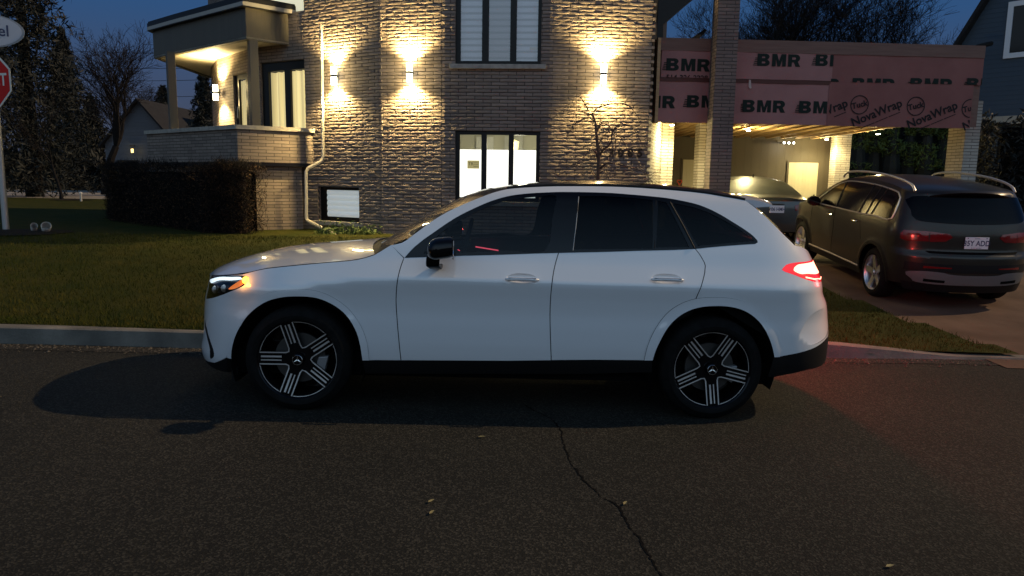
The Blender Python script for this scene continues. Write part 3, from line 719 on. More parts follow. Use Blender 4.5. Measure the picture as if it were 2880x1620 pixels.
for sd in (-1, 1):
    SH.panel('front_fender', fender, WP, suv, sd, holes=[hl, slit], extra=front_extra)
    ring = ff + list(reversed(fc))
    SH.panel('wheel_arch_trim', ring, WP, suv, sd, off=.006, step=.025)
    SH.panel('wheel_arch_trim', rfl + list(reversed(rc)), WP, suv, sd, off=.010, step=.025)
    SH.panel('bumper_vent', slit, M['black_plastic'], suv, sd, off=-.004, step=.02)
    hdl = [(cx+.105*cos(2*pi*k/28), cz+.032*sin(2*pi*k/28)) for cx, cz in ((.078, .975),) for k in range(28)]
    hdr = [(x+.999, z+.025) for x, z in hdl]
    fd = sh(cr(fgap), .003) + [(-.70, .378), (.0, .392), (.302, .404)] + list(reversed(sh(cr(dgap), -.003))) + list(reversed([p for p in wbot if p[0] < .32]))
    SHd = SH.panel('front_door', fd, WP, suv, sd, holes=[hdl])
    rd = sh(cr(dgap), .003) + [(.6, .415), (.95, .421)] + rfl[:rfl.index(min(rfl, key=lambda p: abs(p[0]-1.287)+abs(p[1]-.869)))] + list(reversed(sh(cr(rgap), -.003))) + [p for p in reversed(wbot) if .34 < p[0] < 1.28]
    RDd = SH.panel('rear_door', rd, WP, suv, sd, holes=[hdr])
    for dr, hd, c0 in ((SHd, hdl, (.078, .975)), (RDd, hdr, (1.077, 1.0))):
        SH.panel('handle_cup', hd, WP, dr, sd, off=lambda x, z, c=c0: -.022*max(0, 1-((x-c[0])/.105)**2-((z-c[1])/.032)**2)**.7, step=.012)
        hb = MB(); a, b = c0[0]-.112, c0[0]+.115
        hb.tube([SH.pt(a+(b-a)*k/10, c0[1]-.006+.004*sin(pi*k/10), sd, .012+.020*min(1, sin(pi*(k+.35)/10.7)*2.2)) for k in range(11)], [.006]+[.0125]*9+[.007], 10)
        hb.build('door_handle', WP, dr, True)
        hb = MB(); hb.tube([SH.pt(a+.02+(b-a-.04)*k/6, c0[1]+.004, sd, .043) for k in range(7)], .0035, 6); hb.build('handle_trim', M['chrome'], dr, True)
    k = max(i for i, p in enumerate(rfl) if p[0] < 1.287)
    bs = cr(apil) + cr([(1.68, 1.546), (1.77, 1.475), (1.841, 1.408), (1.927, 1.324), (2.021, 1.242)])[1:] + cr([(2.021, 1.242), (2.10, 1.226), (2.19, 1.193), (2.25, 1.16), (2.285, 1.134)])[1:] + list(reversed(cr(taill)))[1:] + [(1.919, 1.066), (1.975, 1.050), (2.0, 1.043), (1.93, .90), (1.80, .72)] + list(reversed(rfl[k+1:rfl.index(min(rfl, key=lambda p: hypot(p[0]-1.80, p[1]-.72)))])) + list(reversed(sh(cr(rgap), .003))) + [p for p in wbot if p[0] > 1.30] + list(reversed(cr(wtop)))[1:]
    SH.panel('body_side', bs, WP, suv, sd, extra=rear_extra)
    rb = [(2.0, 1.043), (2.076, 1.016), (2.192, .988), (2.246, .985), (2.30, .98)] + [p for p in tail_edge if p[0] > 2.28] + list(reversed(cr(rbot))) + [p for p in reversed(rfl) if p[0] > 1.80] + [(1.80, .72), (1.93, .90)]
    SH.panel('rear_bumper', rb, WP, suv, sd, holes=[refl], extra=rear_extra)
    def dish(x, z, sd=sd):
        return -.030*sm(min(1, (2.42-x)/.3))*sm(min(math.dist((x, z), q) for q in refl)/.07)
    SH.panel('bumper_scoop', refl, WP, suv, sd, off=lambda x, z: -.020*max(0, 1-((x-2.21)/.185)**2-((z-.675)/.135)**2), step=.025)
    SH.panel('bumper_valance', [(1.868, .47)] + cr(rbot) + edge_pts(XT, .57, .40, 4) + [(2.30, .372), (2.139, .362), (1.99, .333), (1.894, .316), (1.85, .316)], M['black_plastic'], suv, sd, off=-.004, extra=rear_extra)
    SH.panel('sill', [(-.998, .371), (0, .391), (1.011, .424), (1.02, .33), (.5, .30), (-.5, .275), (-.985, .268)], M['black_plastic'], suv, sd, off=-.006)
    SH.panel('bumper_lip', [(-2.30, .262), (-2.10, .258), (-2.02, .296), (-1.98, .327), (-1.90, .329), (-1.86, .27), (-1.95, .21), (-2.1, .2), (-2.28, .22)], M['black_plastic'], suv, sd, off=-.008)
    # side glazing
    dlo = cr(wtop) + list(reversed(cr(wbot)))[1:-1]
    fr = SH.panel('window_frame', dlo, M['black_gloss'], suv, sd, holes=[front_glass, rear_glass, fixed_glass, quarter_glass], off=.001)
    SH.panel('front_window', front_glass, M['tint_front'], suv, sd, off=-.003, step=.06)
    SH.panel('rear_window', rear_glass, M['tint_rear'], suv, sd, off=-.003, step=.06)
    SH.panel('rear_window', fixed_glass, M['tint_rear'], suv, sd, off=-.003, step=.06)
    SH.panel('quarter_window', quarter_glass, M['tint_rear'], suv, sd, off=-.003, step=.06)
    SH.strip('pillar_strip', [(.477, 1.535), (.455, 1.35), (.431, 1.168)], .0028, M['steel'], fr, sd, .002)  # pale strip stands in for light reflected off the door gap edge
    SH.strip('pillar_strip', [(1.028, 1.526), (1.0, 1.2)], .003, M['black_plastic'], fr, sd, .003)
    SH.strip('pillar_strip', [(1.129, 1.518), (1.21, 1.36), (1.283, 1.208)], .005, M['black_plastic'], fr, sd, .004)
    # headlamp: dark housing, projector, glowing strip and amber corner under a clear lens
    hl2 = hl
    hd = SH.panel('headlight', hl2, M['black_gloss'], suv, sd, off=-.022, step=.025)
    SH.panel('light_strip', cr([(-2.19, .838), (-2.06, .884), (-1.93, .902), (-1.86, .909), (-1.845, .897), (-1.93, .880), (-2.05, .864), (-2.16, .822)], .02, True), P('light_strip', (.9, .95, 1), .3, emit=(.80, .92, 1), es=1.5), hd, sd, off=-.016, step=.02)
    SH.panel('amber_marker', cr([(-1.80, .909), (-1.83, .905), (-1.87, .882), (-1.95, .822), (-1.90, .828), (-1.85, .852), (-1.812, .884)], .02, True), P('amber_marker', (.8, .2, .02), .2, emit=(1, .22, .03), es=.75), hd, sd, off=-.012, step=.02)
    ab = MB(); pc = SH.pt(-1.812, .893, sd, -.006); ab.lathe([(-.016, 0), (-.013, .017), (0, .026), (.013, .017), (.016, 0)], pc, 'y', 16); lamp('marker_glow', 'POINT', (pc.x-.02, pc.y+sd*.05, pc.z), .45, (1, .38, .03), suv, .02); ab.build('amber_bulb', P('amber_bulb', (1, .5, .1), .2, emit=(1, .42, .03), es=7), hd, True)
    for (x, z) in ((-2.09, .79), (-1.99, .815)):
        pj = MB(); pj.lathe([(sd*0, 0), (sd*-.004, .022), (sd*-.02, .03)], SH.pt(x, z, sd, -.014), 'y', 20); pj.build('projector', M['alloy_grey'], hd, True)
    SH.panel('lens', hl2, glass('lens', (.85, .88, .88), 1.2), hd, sd, off=-.001, step=.03)
    # tail lamp
    tl = cr(taill) + edge_pts(XT, 1.13, .978, 5) + cr(tailb)
    tp = SH.panel('tail_light', tl, M['red_lamp_on'], suv, sd, off=.001, step=.022, extra=rear_extra)
    SH.panel('glowing_core', cr([(1.985, 1.078), (2.02, 1.112), (2.10, 1.120), (2.2, 1.122), (2.29, 1.118), (2.315, 1.07), (2.30, 1.045), (2.2, 1.043), (2.10, 1.052), (2.04, 1.052)], .02, True), M['red_core'], tp, sd, off=.004, step=.02)
    SH.strip('light_bar', [(2.08, 1.028), (2.16, 1.012), (2.25, 1.004), (2.32, 1.0)], .006, M['red_core'], tp, sd, .002)
    # arch liners
    for cx, zt in ((-1.444, .37), (1.444, .40)):
        m = MB(); m.lathe([(sd*.90, .455), (sd*.50, .455), (sd*.50, .02)], (cx, 0, zt-.02), 'y', 40, -.35, pi+.35); m.build('arch_liner', M['void'], suv, True)
    # mirror
    m = MB()
    mc = Vector((-.478, sd*1.045, 1.168)); prof = []
    for i in range(13):
        u = i/12; xx = -.085+.172*u
        rz = .078*(1-max(0, (.45-u)/.45)**2.4)**.5*(1 if u < .8 else 1-.10*((u-.8)/.2)**2); ry = .118*(1-max(0, (.5-u)/.5)**2)**.5
        prof.append((xx, max(ry, .004), max(rz, .004)))
    n = 24; vs = []
    for xx, ry, rz in prof:
        for k in range(n):
            t = 2*pi*k/n; e = 2/2.6
            cy = math.copysign(abs(cos(t))**e, cos(t)); cz = math.copysign(abs(sin(t))**e, sin(t))
            vs.append((mc.x+xx, mc.y+ry*cy, mc.z+rz*cz*(.85 if cz < 0 else 1)-.0+.012*xx/.08))
    m.add(vs, [(i*n+k, i*n+(k+1) % n, (i+1)*n+(k+1) % n, (i+1)*n+k) for i in range(12) for k in range(n)]+[tuple(range(n-1, -1, -1)), tuple(12*n+k for k in range(n))])
    mo = m.build('mirror', M['black_gloss'], suv, True)
    m = MB(); v = []
    for (x0, x1, z, y) in ((-.565, -.475, 1.108, 1.03), (-.57, -.48, 1.06, 1.0), (-.545, -.465, 1.035, .955), (-.52, -.46, 1.045, .90)):
        v += [(x0, sd*y, z+.012), (x1, sd*y, z+.012), (x1, sd*y, z-.014), (x0, sd*y, z-.014)]
    m.add(v, [(i*4+k, i*4+(k+1) % 4, i*4+4+(k+1) % 4, i*4+4+k) for i in range(3) for k in range(4)]+[(3, 2, 1, 0), (12, 13, 14, 15)])
    m.build('mirror_arm', M['black_gloss'], mo, True, bevel=.006)
    m = MB(); m.lathe([(.0, 0), (.0, .066), (.004, .07)], (mc.x+.088, mc.y, mc.z), 'x', 24); m.build('mirror_glass', M['chrome'], mo, True)
# bonnet, windscreen, roof, tail
span('bonnet', [((-2.174, .876), (-2.300, .845)), ((-2.10, .893), (-2.242, .894)), ((-1.956, .917), (-2.10, .955)), ((-1.787, .950), (-1.94, 1.004)), ((-1.669, .982), (-1.80, 1.040)), ((-1.464, 1.013), (-1.58, 1.074)), ((-1.264, 1.038), (-1.36, 1.096)), ((-1.085, 1.059), (-1.20, 1.112)), ((-.987, 1.081), (-1.09, 1.122)), ((-.928, 1.102), (-1.03, 1.128))], WP, suv, hero_w, p=2.0, step=.05, vlim=.994)
cowl = [((-.925, 1.095), (-1.03, 1.118)), ((-.87, 1.125), (-.99, 1.10)), ((-.82, 1.165), (-.97, 1.132))]
span('cowl', cowl, M['black_plastic'], suv, hero_w, p=2.0, vlim=.99)
scr = [((-.82, 1.167), (-.98, 1.130)), ((-.682, 1.231), (-.86, 1.205)), ((-.557, 1.329), (-.74, 1.285)), ((-.378, 1.436), (-.55, 1.398)), ((-.287, 1.478), (-.43, 1.462)), ((-.207, 1.512), (-.33, 1.508))]
span('windscreen', scr, M['screen_glass'], suv, hero_w, p=2.0, vlim=.995)
span('screen_header', [((-.207, 1.512), (-.33, 1.508)), ((-.137, 1.54), (-.24, 1.545)), ((-.06, 1.562), (-.14, 1.572))], M['black_gloss'], suv, hero_w, p=2.2, vlim=.995)
span('roof', [((-.06, 1.562), (-.14, 1.572)), ((.086, 1.585), (.06, 1.606)), ((.235, 1.597), (.22, 1.628)), ((.385, 1.605), (.40, 1.645)), ((.76, 1.613), (.78, 1.661)), ((1.2, 1.60), (1.2, 1.647)), ((1.533, 1.568), (1.56, 1.620)), ((1.66, 1.55), (1.72, 1.595))], M['black_gloss'], suv, hero_w, p=2.6, vlim=.998)
for sd in (-1, 1):
    m = MB(); m.tube([(x, sd*(hero_w(x, z)-.010), z+.008) for x, z in cr([p for p in apil if p[0] > -.1], .06)], .010, 8); m.build('roof_rail', M['black_plastic'], suv, True)
    m = MB(); m.tube([(-.93+.05*k, sd*(.52-.05*k), 1.122+.006*k) for k in range(9)], .010, 6); m.build('wiper', M['black_plastic'], suv, True)
sp_rows = [((1.655, 1.552), (1.70, 1.598)), ((1.74, 1.5545), (1.80, 1.592)), ((1.83, 1.541), (1.91, 1.578)), ((1.893, 1.520), (1.985, 1.556))]
m = MB()
def spoil(v, t, top):
    e0, c0 = (1.655, 1.552), (1.70, 1.598); e1, c1 = (1.895, 1.520), (1.985, 1.556)
    b = abs(v)**2.2; x = (c0[0]+(e0[0]-c0[0])*b)*(1-t)+(c1[0]+(e1[0]-c1[0])*b)*t; z = (c0[1]+(e0[1]-c0[1])*b)*(1-t)+(c1[1]+(e1[1]-c1[1])*b)*t
    z += .012*sin(pi*t)
    if not top: z -= .012+.075*(1-t)**1.0*(.4+.6*b)
    return (x, .640*v*(1-.05*t), z)
n = 28; mm_ = 8; vs = []
for top in (1, 0):
    for i in range(mm_+1):
        for j in range(n+1): vs.append(spoil(2*j/n-1, i/mm_, top))
k = (mm_+1)*(n+1); fs = []
for top in (0, 1):
    for i in range(mm_):
        for j in range(n): q = [i*(n+1)+j, i*(n+1)+j+1, (i+1)*(n+1)+j+1, (i+1)*(n+1)+j]; fs.append(tuple(a+top*k for a in q))
for j in range(n): fs.append((mm_*(n+1)+j, mm_*(n+1)+j+1, k+mm_*(n+1)+j+1, k+mm_*(n+1)+j))
for i in range(mm_):
    for e in (0, n): fs.append((i*(n+1)+e, (i+1)*(n+1)+e, k+(i+1)*(n+1)+e, k+i*(n+1)+e))
m.add(vs, fs); m.build('spoiler', WP, suv, True)
span('rear_screen', [((1.70, 1.530), (1.83, 1.545)), ((1.77, 1.475), (1.90, 1.49)), ((1.841, 1.408), (1.98, 1.42)), ((1.927, 1.324), (2.075, 1.335)), ((2.018, 1.244), (2.17, 1.262))], M['tint_rear'], suv, hero_w, p=2.4, vlim=.992)
span('tailgate', [((2.021, 1.241), (2.172, 1.26)), ((2.10, 1.225), (2.22, 1.235)), ((2.19, 1.192), (2.29, 1.19)), ((2.25, 1.16), (2.33, 1.15)), ((2.30, 1.12), (2.385, 1.09)), ((2.33, 1.02), (2.42, 1.0)), ((2.37, .88), (2.46, .86))], WP, suv, hero_w, p=2.4, vlim=.995)
LT = (1.6, 2.9); LN = (-1.3, -2.6)
SH.endpanel('rear_bumper', [(-.50, .86), (0, .86), (.50, .86), (.50, .575), (0, .575), (-.50, .575)], WP, suv, LT)
SH.endpanel('bumper_valance', [(-.50, .575), (.50, .575), (.50, .40), (-.50, .40)], M['black_plastic'], suv, LT)
SH.endpanel('front_bumper', [(-.50, .874), (0, .86), (.50, .874), (.50, .24), (-.50, .24)], WP, suv, LN, holes=[[(-.44, .80), (.44, .80), (.40, .56), (-.40, .56)]])
SH.endpanel('grille', [(-.44, .80), (.44, .80), (.40, .56), (-.40, .56)], M['black_gloss'], suv, LN, off=-.015)
# cabin, floor and core so that gaps and glass show a dark interior
m = MB(); m.box((-.02, 0, .31), (3.9, 1.56, .16)); m.build('underbody', M['void'], suv)
m = MB(); m.box((-1.45, 0, .62), (1.35, .98, .5)); m.box((1.6, 0, .62), (1.2, .98, .5)); m.build('bulkhead', M['void'], suv)
for sd in (-1, 1):
    SH.panel('door_lining', [(-.9, .40), (.95, .44), (1.27, .9), (1.28, 1.19), (.33, 1.138), (-.72, 1.075), (-.8, .8)], M['cabin'], suv, sd, off=-.035, step=.12)
    SH.panel('side_lining', [(1.29, .9), (1.29, 1.19), (1.72, 1.235), (2.0, 1.22), (2.24, 1.12), (2.3, .9), (2.2, .6), (1.92, .55)], M['void'], suv, sd, off=-.03, step=.12)
    SH.panel('fender_lining', [(-.75, .40), (-.75, 1.05), (-1.3, .99), (-1.75, .90), (-1.75, .74), (-1.4, .84), (-1.0, .62)], M['void'], suv, sd, off=-.03, step=.12)
def seat(x, y, name):
    b = MB(); b.box((x, y, .60), (.50, .50, .16)); s_ = b.build(name, M['cabin'], suv, bevel=.05)
    b = MB(); v = []
    for z, dx, hw_ in ((.60, .20, .24), (.85, .27, .25), (1.08, .34, .23), (1.20, .38, .16)):
        v += [(x+dx, y-hw_, z), (x+dx+.12, y-hw_, z), (x+dx+.12, y+hw_, z), (x+dx, y+hw_, z)]
    b.add(v, [(i*4+k, i*4+(k+1) % 4, i*4+4+(k+1) % 4, i*4+4+k) for i in range(3) for k in range(4)]+[(3, 2, 1, 0), (12, 13, 14, 15)]); b.build('backrest', M['cabin'], s_, bevel=.03)
    b = MB(); b.box((x+.42, y, 1.31), (.10, .26, .16)); b.build('headrest', M['cabin'], s_, bevel=.03)
for y in (-.38, .38): seat(.18, y, 'front_seat'); seat(1.02, y, 'rear_seat')
m = MB(); m.box((-.72, 0, .95), (.42, 1.5, .28)); m.box((-.62, -.38, 1.11), (.22, .42, .09)); m.build('dashboard', M['cabin'], suv, bevel=.03)
m = MB(); m.tube([(-.315+.07*sin(t)*.55, -.39+.185*cos(t), 1.175+.185*sin(t)*.85) for t in [2*pi*k/32 for k in range(33)]], .016, 8, False)
m.tube([(-.30, -.57, 1.17), (-.33, -.39, 1.16), (-.30, -.21, 1.17)], .022, 6); m.tube([(-.33, -.39, 1.16), (-.52, -.39, 1.08)], .03, 6); m.build('steering_wheel', M['cabin'], suv, True)
am = P('ambient_strip', (.8, .1, .15), .4, emit=(1, .10, .16), es=1.3)
m = MB(); m.tube([(-.45, .42, 1.074), (-.33, .45, 1.063)], .006, 6); m.tube([(-.26, .80, 1.028), (-.05, .80, 1.0)], .006, 6); m.tube([(-.44, .44, 1.05), (-.39, .44, 1.02)], .004, 6); m.build('ambient_strip', am, suv)
for cx, rt in ((-1.444, R(107)), (1.444, R(60))):
    wheel(suv, (cx, -.918, .362), -1, .3685, .2725, .26, 'star', rt)
    wheel(suv, (cx, .918, .362), 1, .3685, .2725, .26, 'star', rt)
for sd in (-1, 1):
    m = MB(); m.box((-1.90, sd*.72, .225), (.04, .22, .10)); m.build('air_deflector', M['black_plastic'], suv)
lamp('tail_glow', 'POINT', (2.58, -.60, 1.05), 4, (1, .05, .045), suv, .06)
lamp('tail_glow', 'POINT', (2.50, .93, 1.02), 75, (1, .05, .045), suv, .06)

# ------------------------------------------------------------------ brick house
class Facet:
    """vertical wall plane between two plan points (left to right as seen from the street)"""
    def __init__(s, p0, p1):
        s.p0 = Vector((p0[0], p0[1], 0)); d = Vector((p1[0]-p0[0], p1[1]-p0[1], 0)); s.len = d.length; s.d = d/s.len; s.n = Vector((s.d.y, -s.d.x, 0))
    def uz(s, px, py):
        r = ray(px, py); t = (s.p0-CO).dot(s.n)/r.dot(s.n); q = CO+r*t
        return (q-s.p0).dot(s.d), q.z
    def p(s, u, z, off=0): return s.p0+s.d*u+s.n*off+Vector((0, 0, z))
    def wall(s, z0, z1, holes=(), mb=None, depth=.11, u0=0, u1=None):
        m = mb or MB(); u1 = s.len if u1 is None else u1
        us = sorted({u0, u1, *[max(u0, min(u1, v)) for h in holes for v in h[:2]]}); zs = sorted({z0, z1, *[v for h in holes for v in h[2:]]})
        for a, b in zip(us, us[1:]):
            for c, d in zip(zs, zs[1:]):
                if any(h[0]-1e-6 <= a and b <= h[1]+1e-6 and h[2]-1e-6 <= c and d <= h[3]+1e-6 for h in holes): continue
                m.quad(s.p(a, c), s.p(b, c), s.p(b, d), s.p(a, d), [(a, c), (b, c), (b, d), (a, d)])
        for a, b, c, d in holes:
            for (x0, y0), (x1, y1) in (((a, c), (b, c)), ((b, c), (b, d)), ((b, d), (a, d)), ((a, d), (a, c))):
                m.quad(s.p(x0, y0), s.p(x1, y1), s.p(x1, y1, -depth), s.p(x0, y0, -depth), [(x0, y0), (x1, y1), (x1+.02, y1+depth), (x0+.02, y0+depth)])
        return m
    def slab(s, m, u0, u1, z0, z1, o0, o1):
        """box on the wall from offset o0 (inner) to o1 (outer)"""
        v = [s.p(u, z, o) for o in (o0, o1) for u, z in ((u0, z0), (u1, z0), (u1, z1), (u0, z1))]
        fs = [(3, 2, 1, 0), (4, 5, 6, 7), (0, 1, 5, 4), (1, 2, 6, 5), (2, 3, 7, 6), (3, 0, 4, 7)]; dm = [(u1-u0, z1-z0)]*2+[(u1-u0, abs(o1-o0)), (z1-z0, abs(o1-o0))]*2
        m.add(v, fs, [[(0, 0), (a, 0), (a, b), (0, b)] for a, b in dm]); return m
xy = lambda p: (p.x, p.y)
c1 = xy(at(1243, 400, 14.27)); c2 = xy(at(1069, 400, 14.55)); c4 = xy(at(1549, 400, 14.14)); c5 = xy(at(1822, 400, 14.28))
b3 = (-5.64, 16.32); g3 = (-6.97, 17.85); h3 = xy(at(597, 300, 19.2))
e1 = xy(at(1860, 440, 16.6)); e2 = xy(at(1893, 440, 16.65)); e3 = (e2[0]+.25, 22.3)
FD, FA, FB, FC_ = Facet(c1, c4), Facet(c2, c1), Facet(b3, c2), Facet(c4, c5)
FG, FH, FE, FE2, FE3 = Facet(g3, b3), Facet(h3, g3), Facet(c5, e1), Facet(e1, e2), Facet(e2, e3)
ZT = 7.2
house = thing('brick_house', 'brick corner house with angled walls, covered balcony and up-down wall lamps', 'house', (0, 14.2, .5))
HL = (0, 14.2, .5)
def hb(mb, name, mat, parent=house, **k): return mb.build(name, mat, parent, rel=HL, **k)
def hole(F, px0, py0, px1, py1):
    u0, z1 = F.uz(px0, py0); u1, z0 = F.uz(px1, py1); return (u0, u1, z0, z1)
hlow = hole(FD, 1280, 367, 1515, 569); hup = hole(FD, 1281, 60, 1521, 182); hup = (hup[0], hup[1], hup[2], 5.75)
hbas = hole(FB, 894, 525, 1011, 626); hdoor = hole(FB, 731, 178, 862, 400); hdoor = (hdoor[0], hdoor[1], 2.02, hdoor[3]); hatt = hole(FB, 748, -60, 855, 30)
hgd = hole(FG, 655, 212, 690, 357); hgd = (hgd[0], FG.len-.25, 2.02, hgd[3])
def rough_wall(F, holes=(), zmax=6.0, umin=0):
    """wall with every rock-faced brick as relief on it"""
    m = F.wall(.2, ZT, holes); rg = random.Random(int(F.len*1000)); row = int(.6/.064)
    while row*.064 < zmax:
        z0, z1 = row*.064+.004, row*.064+.060; u = -.155 if row % 2 == 0 else 0.0
        while u < F.len:
            a, b = max(u+.005, umin), min(u+.305, F.len); u += .31
            segs = [(a, b)]
            for h in holes:
                if z1 > h[2] and z0 < h[3]:
                    nx = []
                    for p, q in segs:
                        if q <= h[0] or p >= h[1]: nx.append((p, q))
                        else:
                            if p < h[0]: nx.append((p, h[0]))
                            if q > h[1]: nx.append((h[1], q))
                    segs = nx
            for p, q in segs:
                if q-p < .02: continue
                pr = .009+rg.gauss(0, .0018); nu = max(2, int((q-p)/.05)); sd_ = rg.random()*50; tl = rg.gauss(0, .022); vs = []
                for j in range(4):
                    for i in range(nu+1):
                        uu = p+(q-p)*i/nu; zz = z0+(z1-z0)*j/3
                        e = i in (0, nu) or j in (0, 3)
                        d = pr+.0040*noise.noise((uu*16+sd_, zz*30, sd_))+.0026*noise.noise((uu*45, zz*60+sd_, 1))+tl*(zz-(z0+z1)/2)*1.5-(.004 if e else 0)
                        vs.append(F.p(uu, zz, max(d, .002)))
                uv_ = lambda i, j: (p+(q-p)*i/nu, z0+(z1-z0)*j/3)
                fs = []; uvs = []
                for j in range(3):
                    for i in range(nu): fs.append((j*(nu+1)+i, j*(nu+1)+i+1, (j+1)*(nu+1)+i+1, (j+1)*(nu+1)+i)); uvs.append([uv_(i, j), uv_(i+1, j), uv_(i+1, j+1), uv_(i, j+1)])
                k = len(vs); rim = [i for i in range(nu+1)]+[j*(nu+1)+nu for j in range(1, 4)]+[3*(nu+1)+i for i in range(nu-1, -1, -1)]+[j*(nu+1) for j in (2, 1)]
                rz = [(i % (nu+1), i//(nu+1)) for i in rim]
                vs += [F.p(uv_(*c)[0], uv_(*c)[1], -.002) for c in rz]; nr = len(rim)
                for t in range(nr): fs.append((rim[t], k+t, k+(t+1) % nr, rim[(t+1) % nr])); uvs.append([uv_(*rz[t])]*2+[uv_(*rz[(t+1) % nr])]*2)
                m.add(vs, fs, uvs)
        row += 1
    return hb(m, 'wall', M['brick'], fix=False)
rough_wall(FD, [hlow, hup]); rough_wall(FA); rough_wall(FB, [hbas, hdoor, hatt], 6.0, FB.uz(855, 300)[0]); rough_wall(FC_)
hb(FG.wall(.2, ZT, [hgd]), 'wall', M['brick']); hb(FH.wall(.2, ZT), 'wall', M['brick'])
hb(FE.wall(.2, 2.95), 'wall', M['brick_pale']); hb(FE2.wall(.2, 2.95), 'wall', M['brick_pale']); hb(FE3.wall(.2, 2.95), 'wall', M['brick_pale'])
m = MB(); FE.wall(2.95, ZT, mb=m); Facet(e1, (e1[0]+.1, 22.3)).wall(2.95, ZT, mb=m); hb(m, 'wall', M['fascia_metal'])
m = MB(); m.quad((h3[0], h3[1], .2), (h3[0], 24, .2), (h3[0], 24, ZT), (h3[0], h3[1], ZT)); m.quad((h3[0], 24, .2), (e3[0], 24, .2), (e3[0], 24, ZT), (h3[0], 24, ZT)); hb(m, 'rear_wall', M['brick'])
rp = [(-9.2, 25), (-9.2, 19.0), (-7.4, 17.2), (-6.0, 15.7), (-2.7, 13.9), (-1.4, 13.6), (.8, 13.45), (3.0, 13.6), (4.6, 15.2), (4.6, 25)]
m = MB(); m.prism(rp, ZT, ZT+.3); hb(m, 'roof', M['fascia_metal'])
# foundation ledge
m = MB()
for F in (FA, FD, FC_): F.slab(m, -.02, F.len+.02, .2, .585, 0, .05)
hb(m, 'foundation', M['concrete'])
# interlocking bricks at the obtuse corners
def dogtooth(F, at_end, name):
    m = MB(); k = 0; z = .64
    while z < ZT-.1:
        if k % 2 == 0:
            u0, u1 = (F.len-.16, F.len+.055) if at_end else (-.055, .16)
            F.slab(m, u0, u1, z+.004, z+.060, -.05, .004+.003*random.random())
        z += .064; k += 1
    return hb(m, name, M['brick'])
dogtooth(FA, True, 'corner_bricks'); dogtooth(FB, True, 'corner_bricks'); dogtooth(FC_, False, 'corner_bricks'); dogtooth(FC_, True, 'corner_bricks')
def sill(F, h, name='sill', ext=.10, t=.085, off=.07):
    m = MB(); F.slab(m, h[0]-ext, h[1]+ext, h[2]-t, h[2], -.02, off); return hb(m, name, M['stone'], bevel=.006)
sill(FD, hlow); sill(FD, hup); sill(FB, hbas)
def framed(F, h, panes, fw=.055, fo=-.05, name='window'):
    """black frame with mullions filling opening h; panes = [(u0,u1,z0,z1)]"""
    m = MB(); a, b, c, d = h
    us = sorted({a, b, *[p[0] for p in panes], *[p[1] for p in panes]}); zs = sorted({c, d, *[p[2] for p in panes], *[p[3] for p in panes]})
    for x0, x1 in zip(us, us[1:]):
        for z0, z1 in zip(zs, zs[1:]):
            if not any(p[0]-1e-6 <= x0 and x1 <= p[1]+1e-6 and p[2]-1e-6 <= z0 and z1 <= p[3]+1e-6 for p in panes): F.slab(m, x0, x1, z0, z1, fo-.05, fo)
    return hb(m, name, M['black_frame'])
# lit lower window: three casements, frosted film below clear tops, room behind
pl3 = []
for x0, x1 in ((1292.5, 1351.7), (1368.7, 1428), (1444.8, 1505)):
    u0, z1 = FD.uz(x0, 377); u1, z0 = FD.uz(x1, 560); pl3.append((u0, u1, hlow[2]+.075, hlow[3]-.07))
win = framed(FD, hlow, pl3)
zf = FD.uz(1400, 421)[1]
for a, b, c, d in pl3:
    m = MB(); m.quad(FD.p(a, c, -.075), FD.p(b, c, -.075), FD.p(b, zf, -.075), FD.p(a, zf, -.075)); hb(m, 'frosted_pane', M['window_lit'], win)
    m = MB(); m.quad(FD.p(a, zf+.002, -.075), FD.p(b, zf+.002, -.075), FD.p(b, d, -.075), FD.p(a, d, -.075)); hb(m, 'clear_pane', M['window_glass'], win)
u0, z1 = FD.uz(1313, 450.5); u1, z0 = FD.uz(1347, 474.5)
sg = MB(); FD.slab(sg, u0, u1, z0, z1, -.072, -.068); sgn = hb(sg, 'window_sign', P('sign_card', (.38, .33, .14), .7, emit=(.5, .42, .17), es=.55), tag(thing('notice', 'tan notice card stuck inside the lit window', 'sign', tuple(FD.p((u0+u1)/2, z0, -.07)))))
nt_ = bpy.data.objects['notice']; sgn.parent = nt_; sgn.location = Vector(HL)-Vector(nt_.location)
tm = MB(); place_text(tm, 'TR', .085, FD.p(u0+.07, (z0+z1)/2+.01, -.065), FD.d, (0, 0, 1)); 
for k in range(3): FD.slab(tm, u0+.12, u1-.02, z1-.05-.035*k, z1-.043-.035*k, -.066, -.065)
t_ = tm.build('lettering', P('sign_ink', (.12, .10, .05), .8), sgn, rel=HL)
room = MB(); a, b = hlow[0]-.6, hlow[1]+1.2
q = [FD.p(a, .9, -.18), FD.p(b, .9, -.18), FD.p(b, .9, -2.6), FD.p(a, .9, -2.6)]; q2 = [v+Vector((0, 0, 1.9)) for v in q]
room.add(q+q2, [(0, 1, 2, 3), (4, 7, 6, 5), (1, 5, 6, 2), (2, 6, 7, 3), (3, 7, 4, 0)]); hb(room, 'room', P('room_paint', (.62, .60, .46), .8))
m = MB(); FD.slab(m, hlow[0]+.12, hlow[0]+.5, 1.2, 2.6, -2.55, -2.5); FD.slab(m, hlow[0]+.75, hlow[0]+1.15, 1.2, 2.62, -2.55, -2.5); hb(m, 'room_door', P('room_door', (.72, .72, .66), .5))
m = MB(); m.lathe([(-.14, 0), (-.14, .07), (.1, .10), (.14, .0)], tuple(FD.p(hlow[0]+1.02, 2.36, -1.7)), 'z', 14); hb(m, 'room_lamp', P('room_lamp', (1, .9, .5), .4, emit=(1, .86, .36), es=1.3), smooth=True)
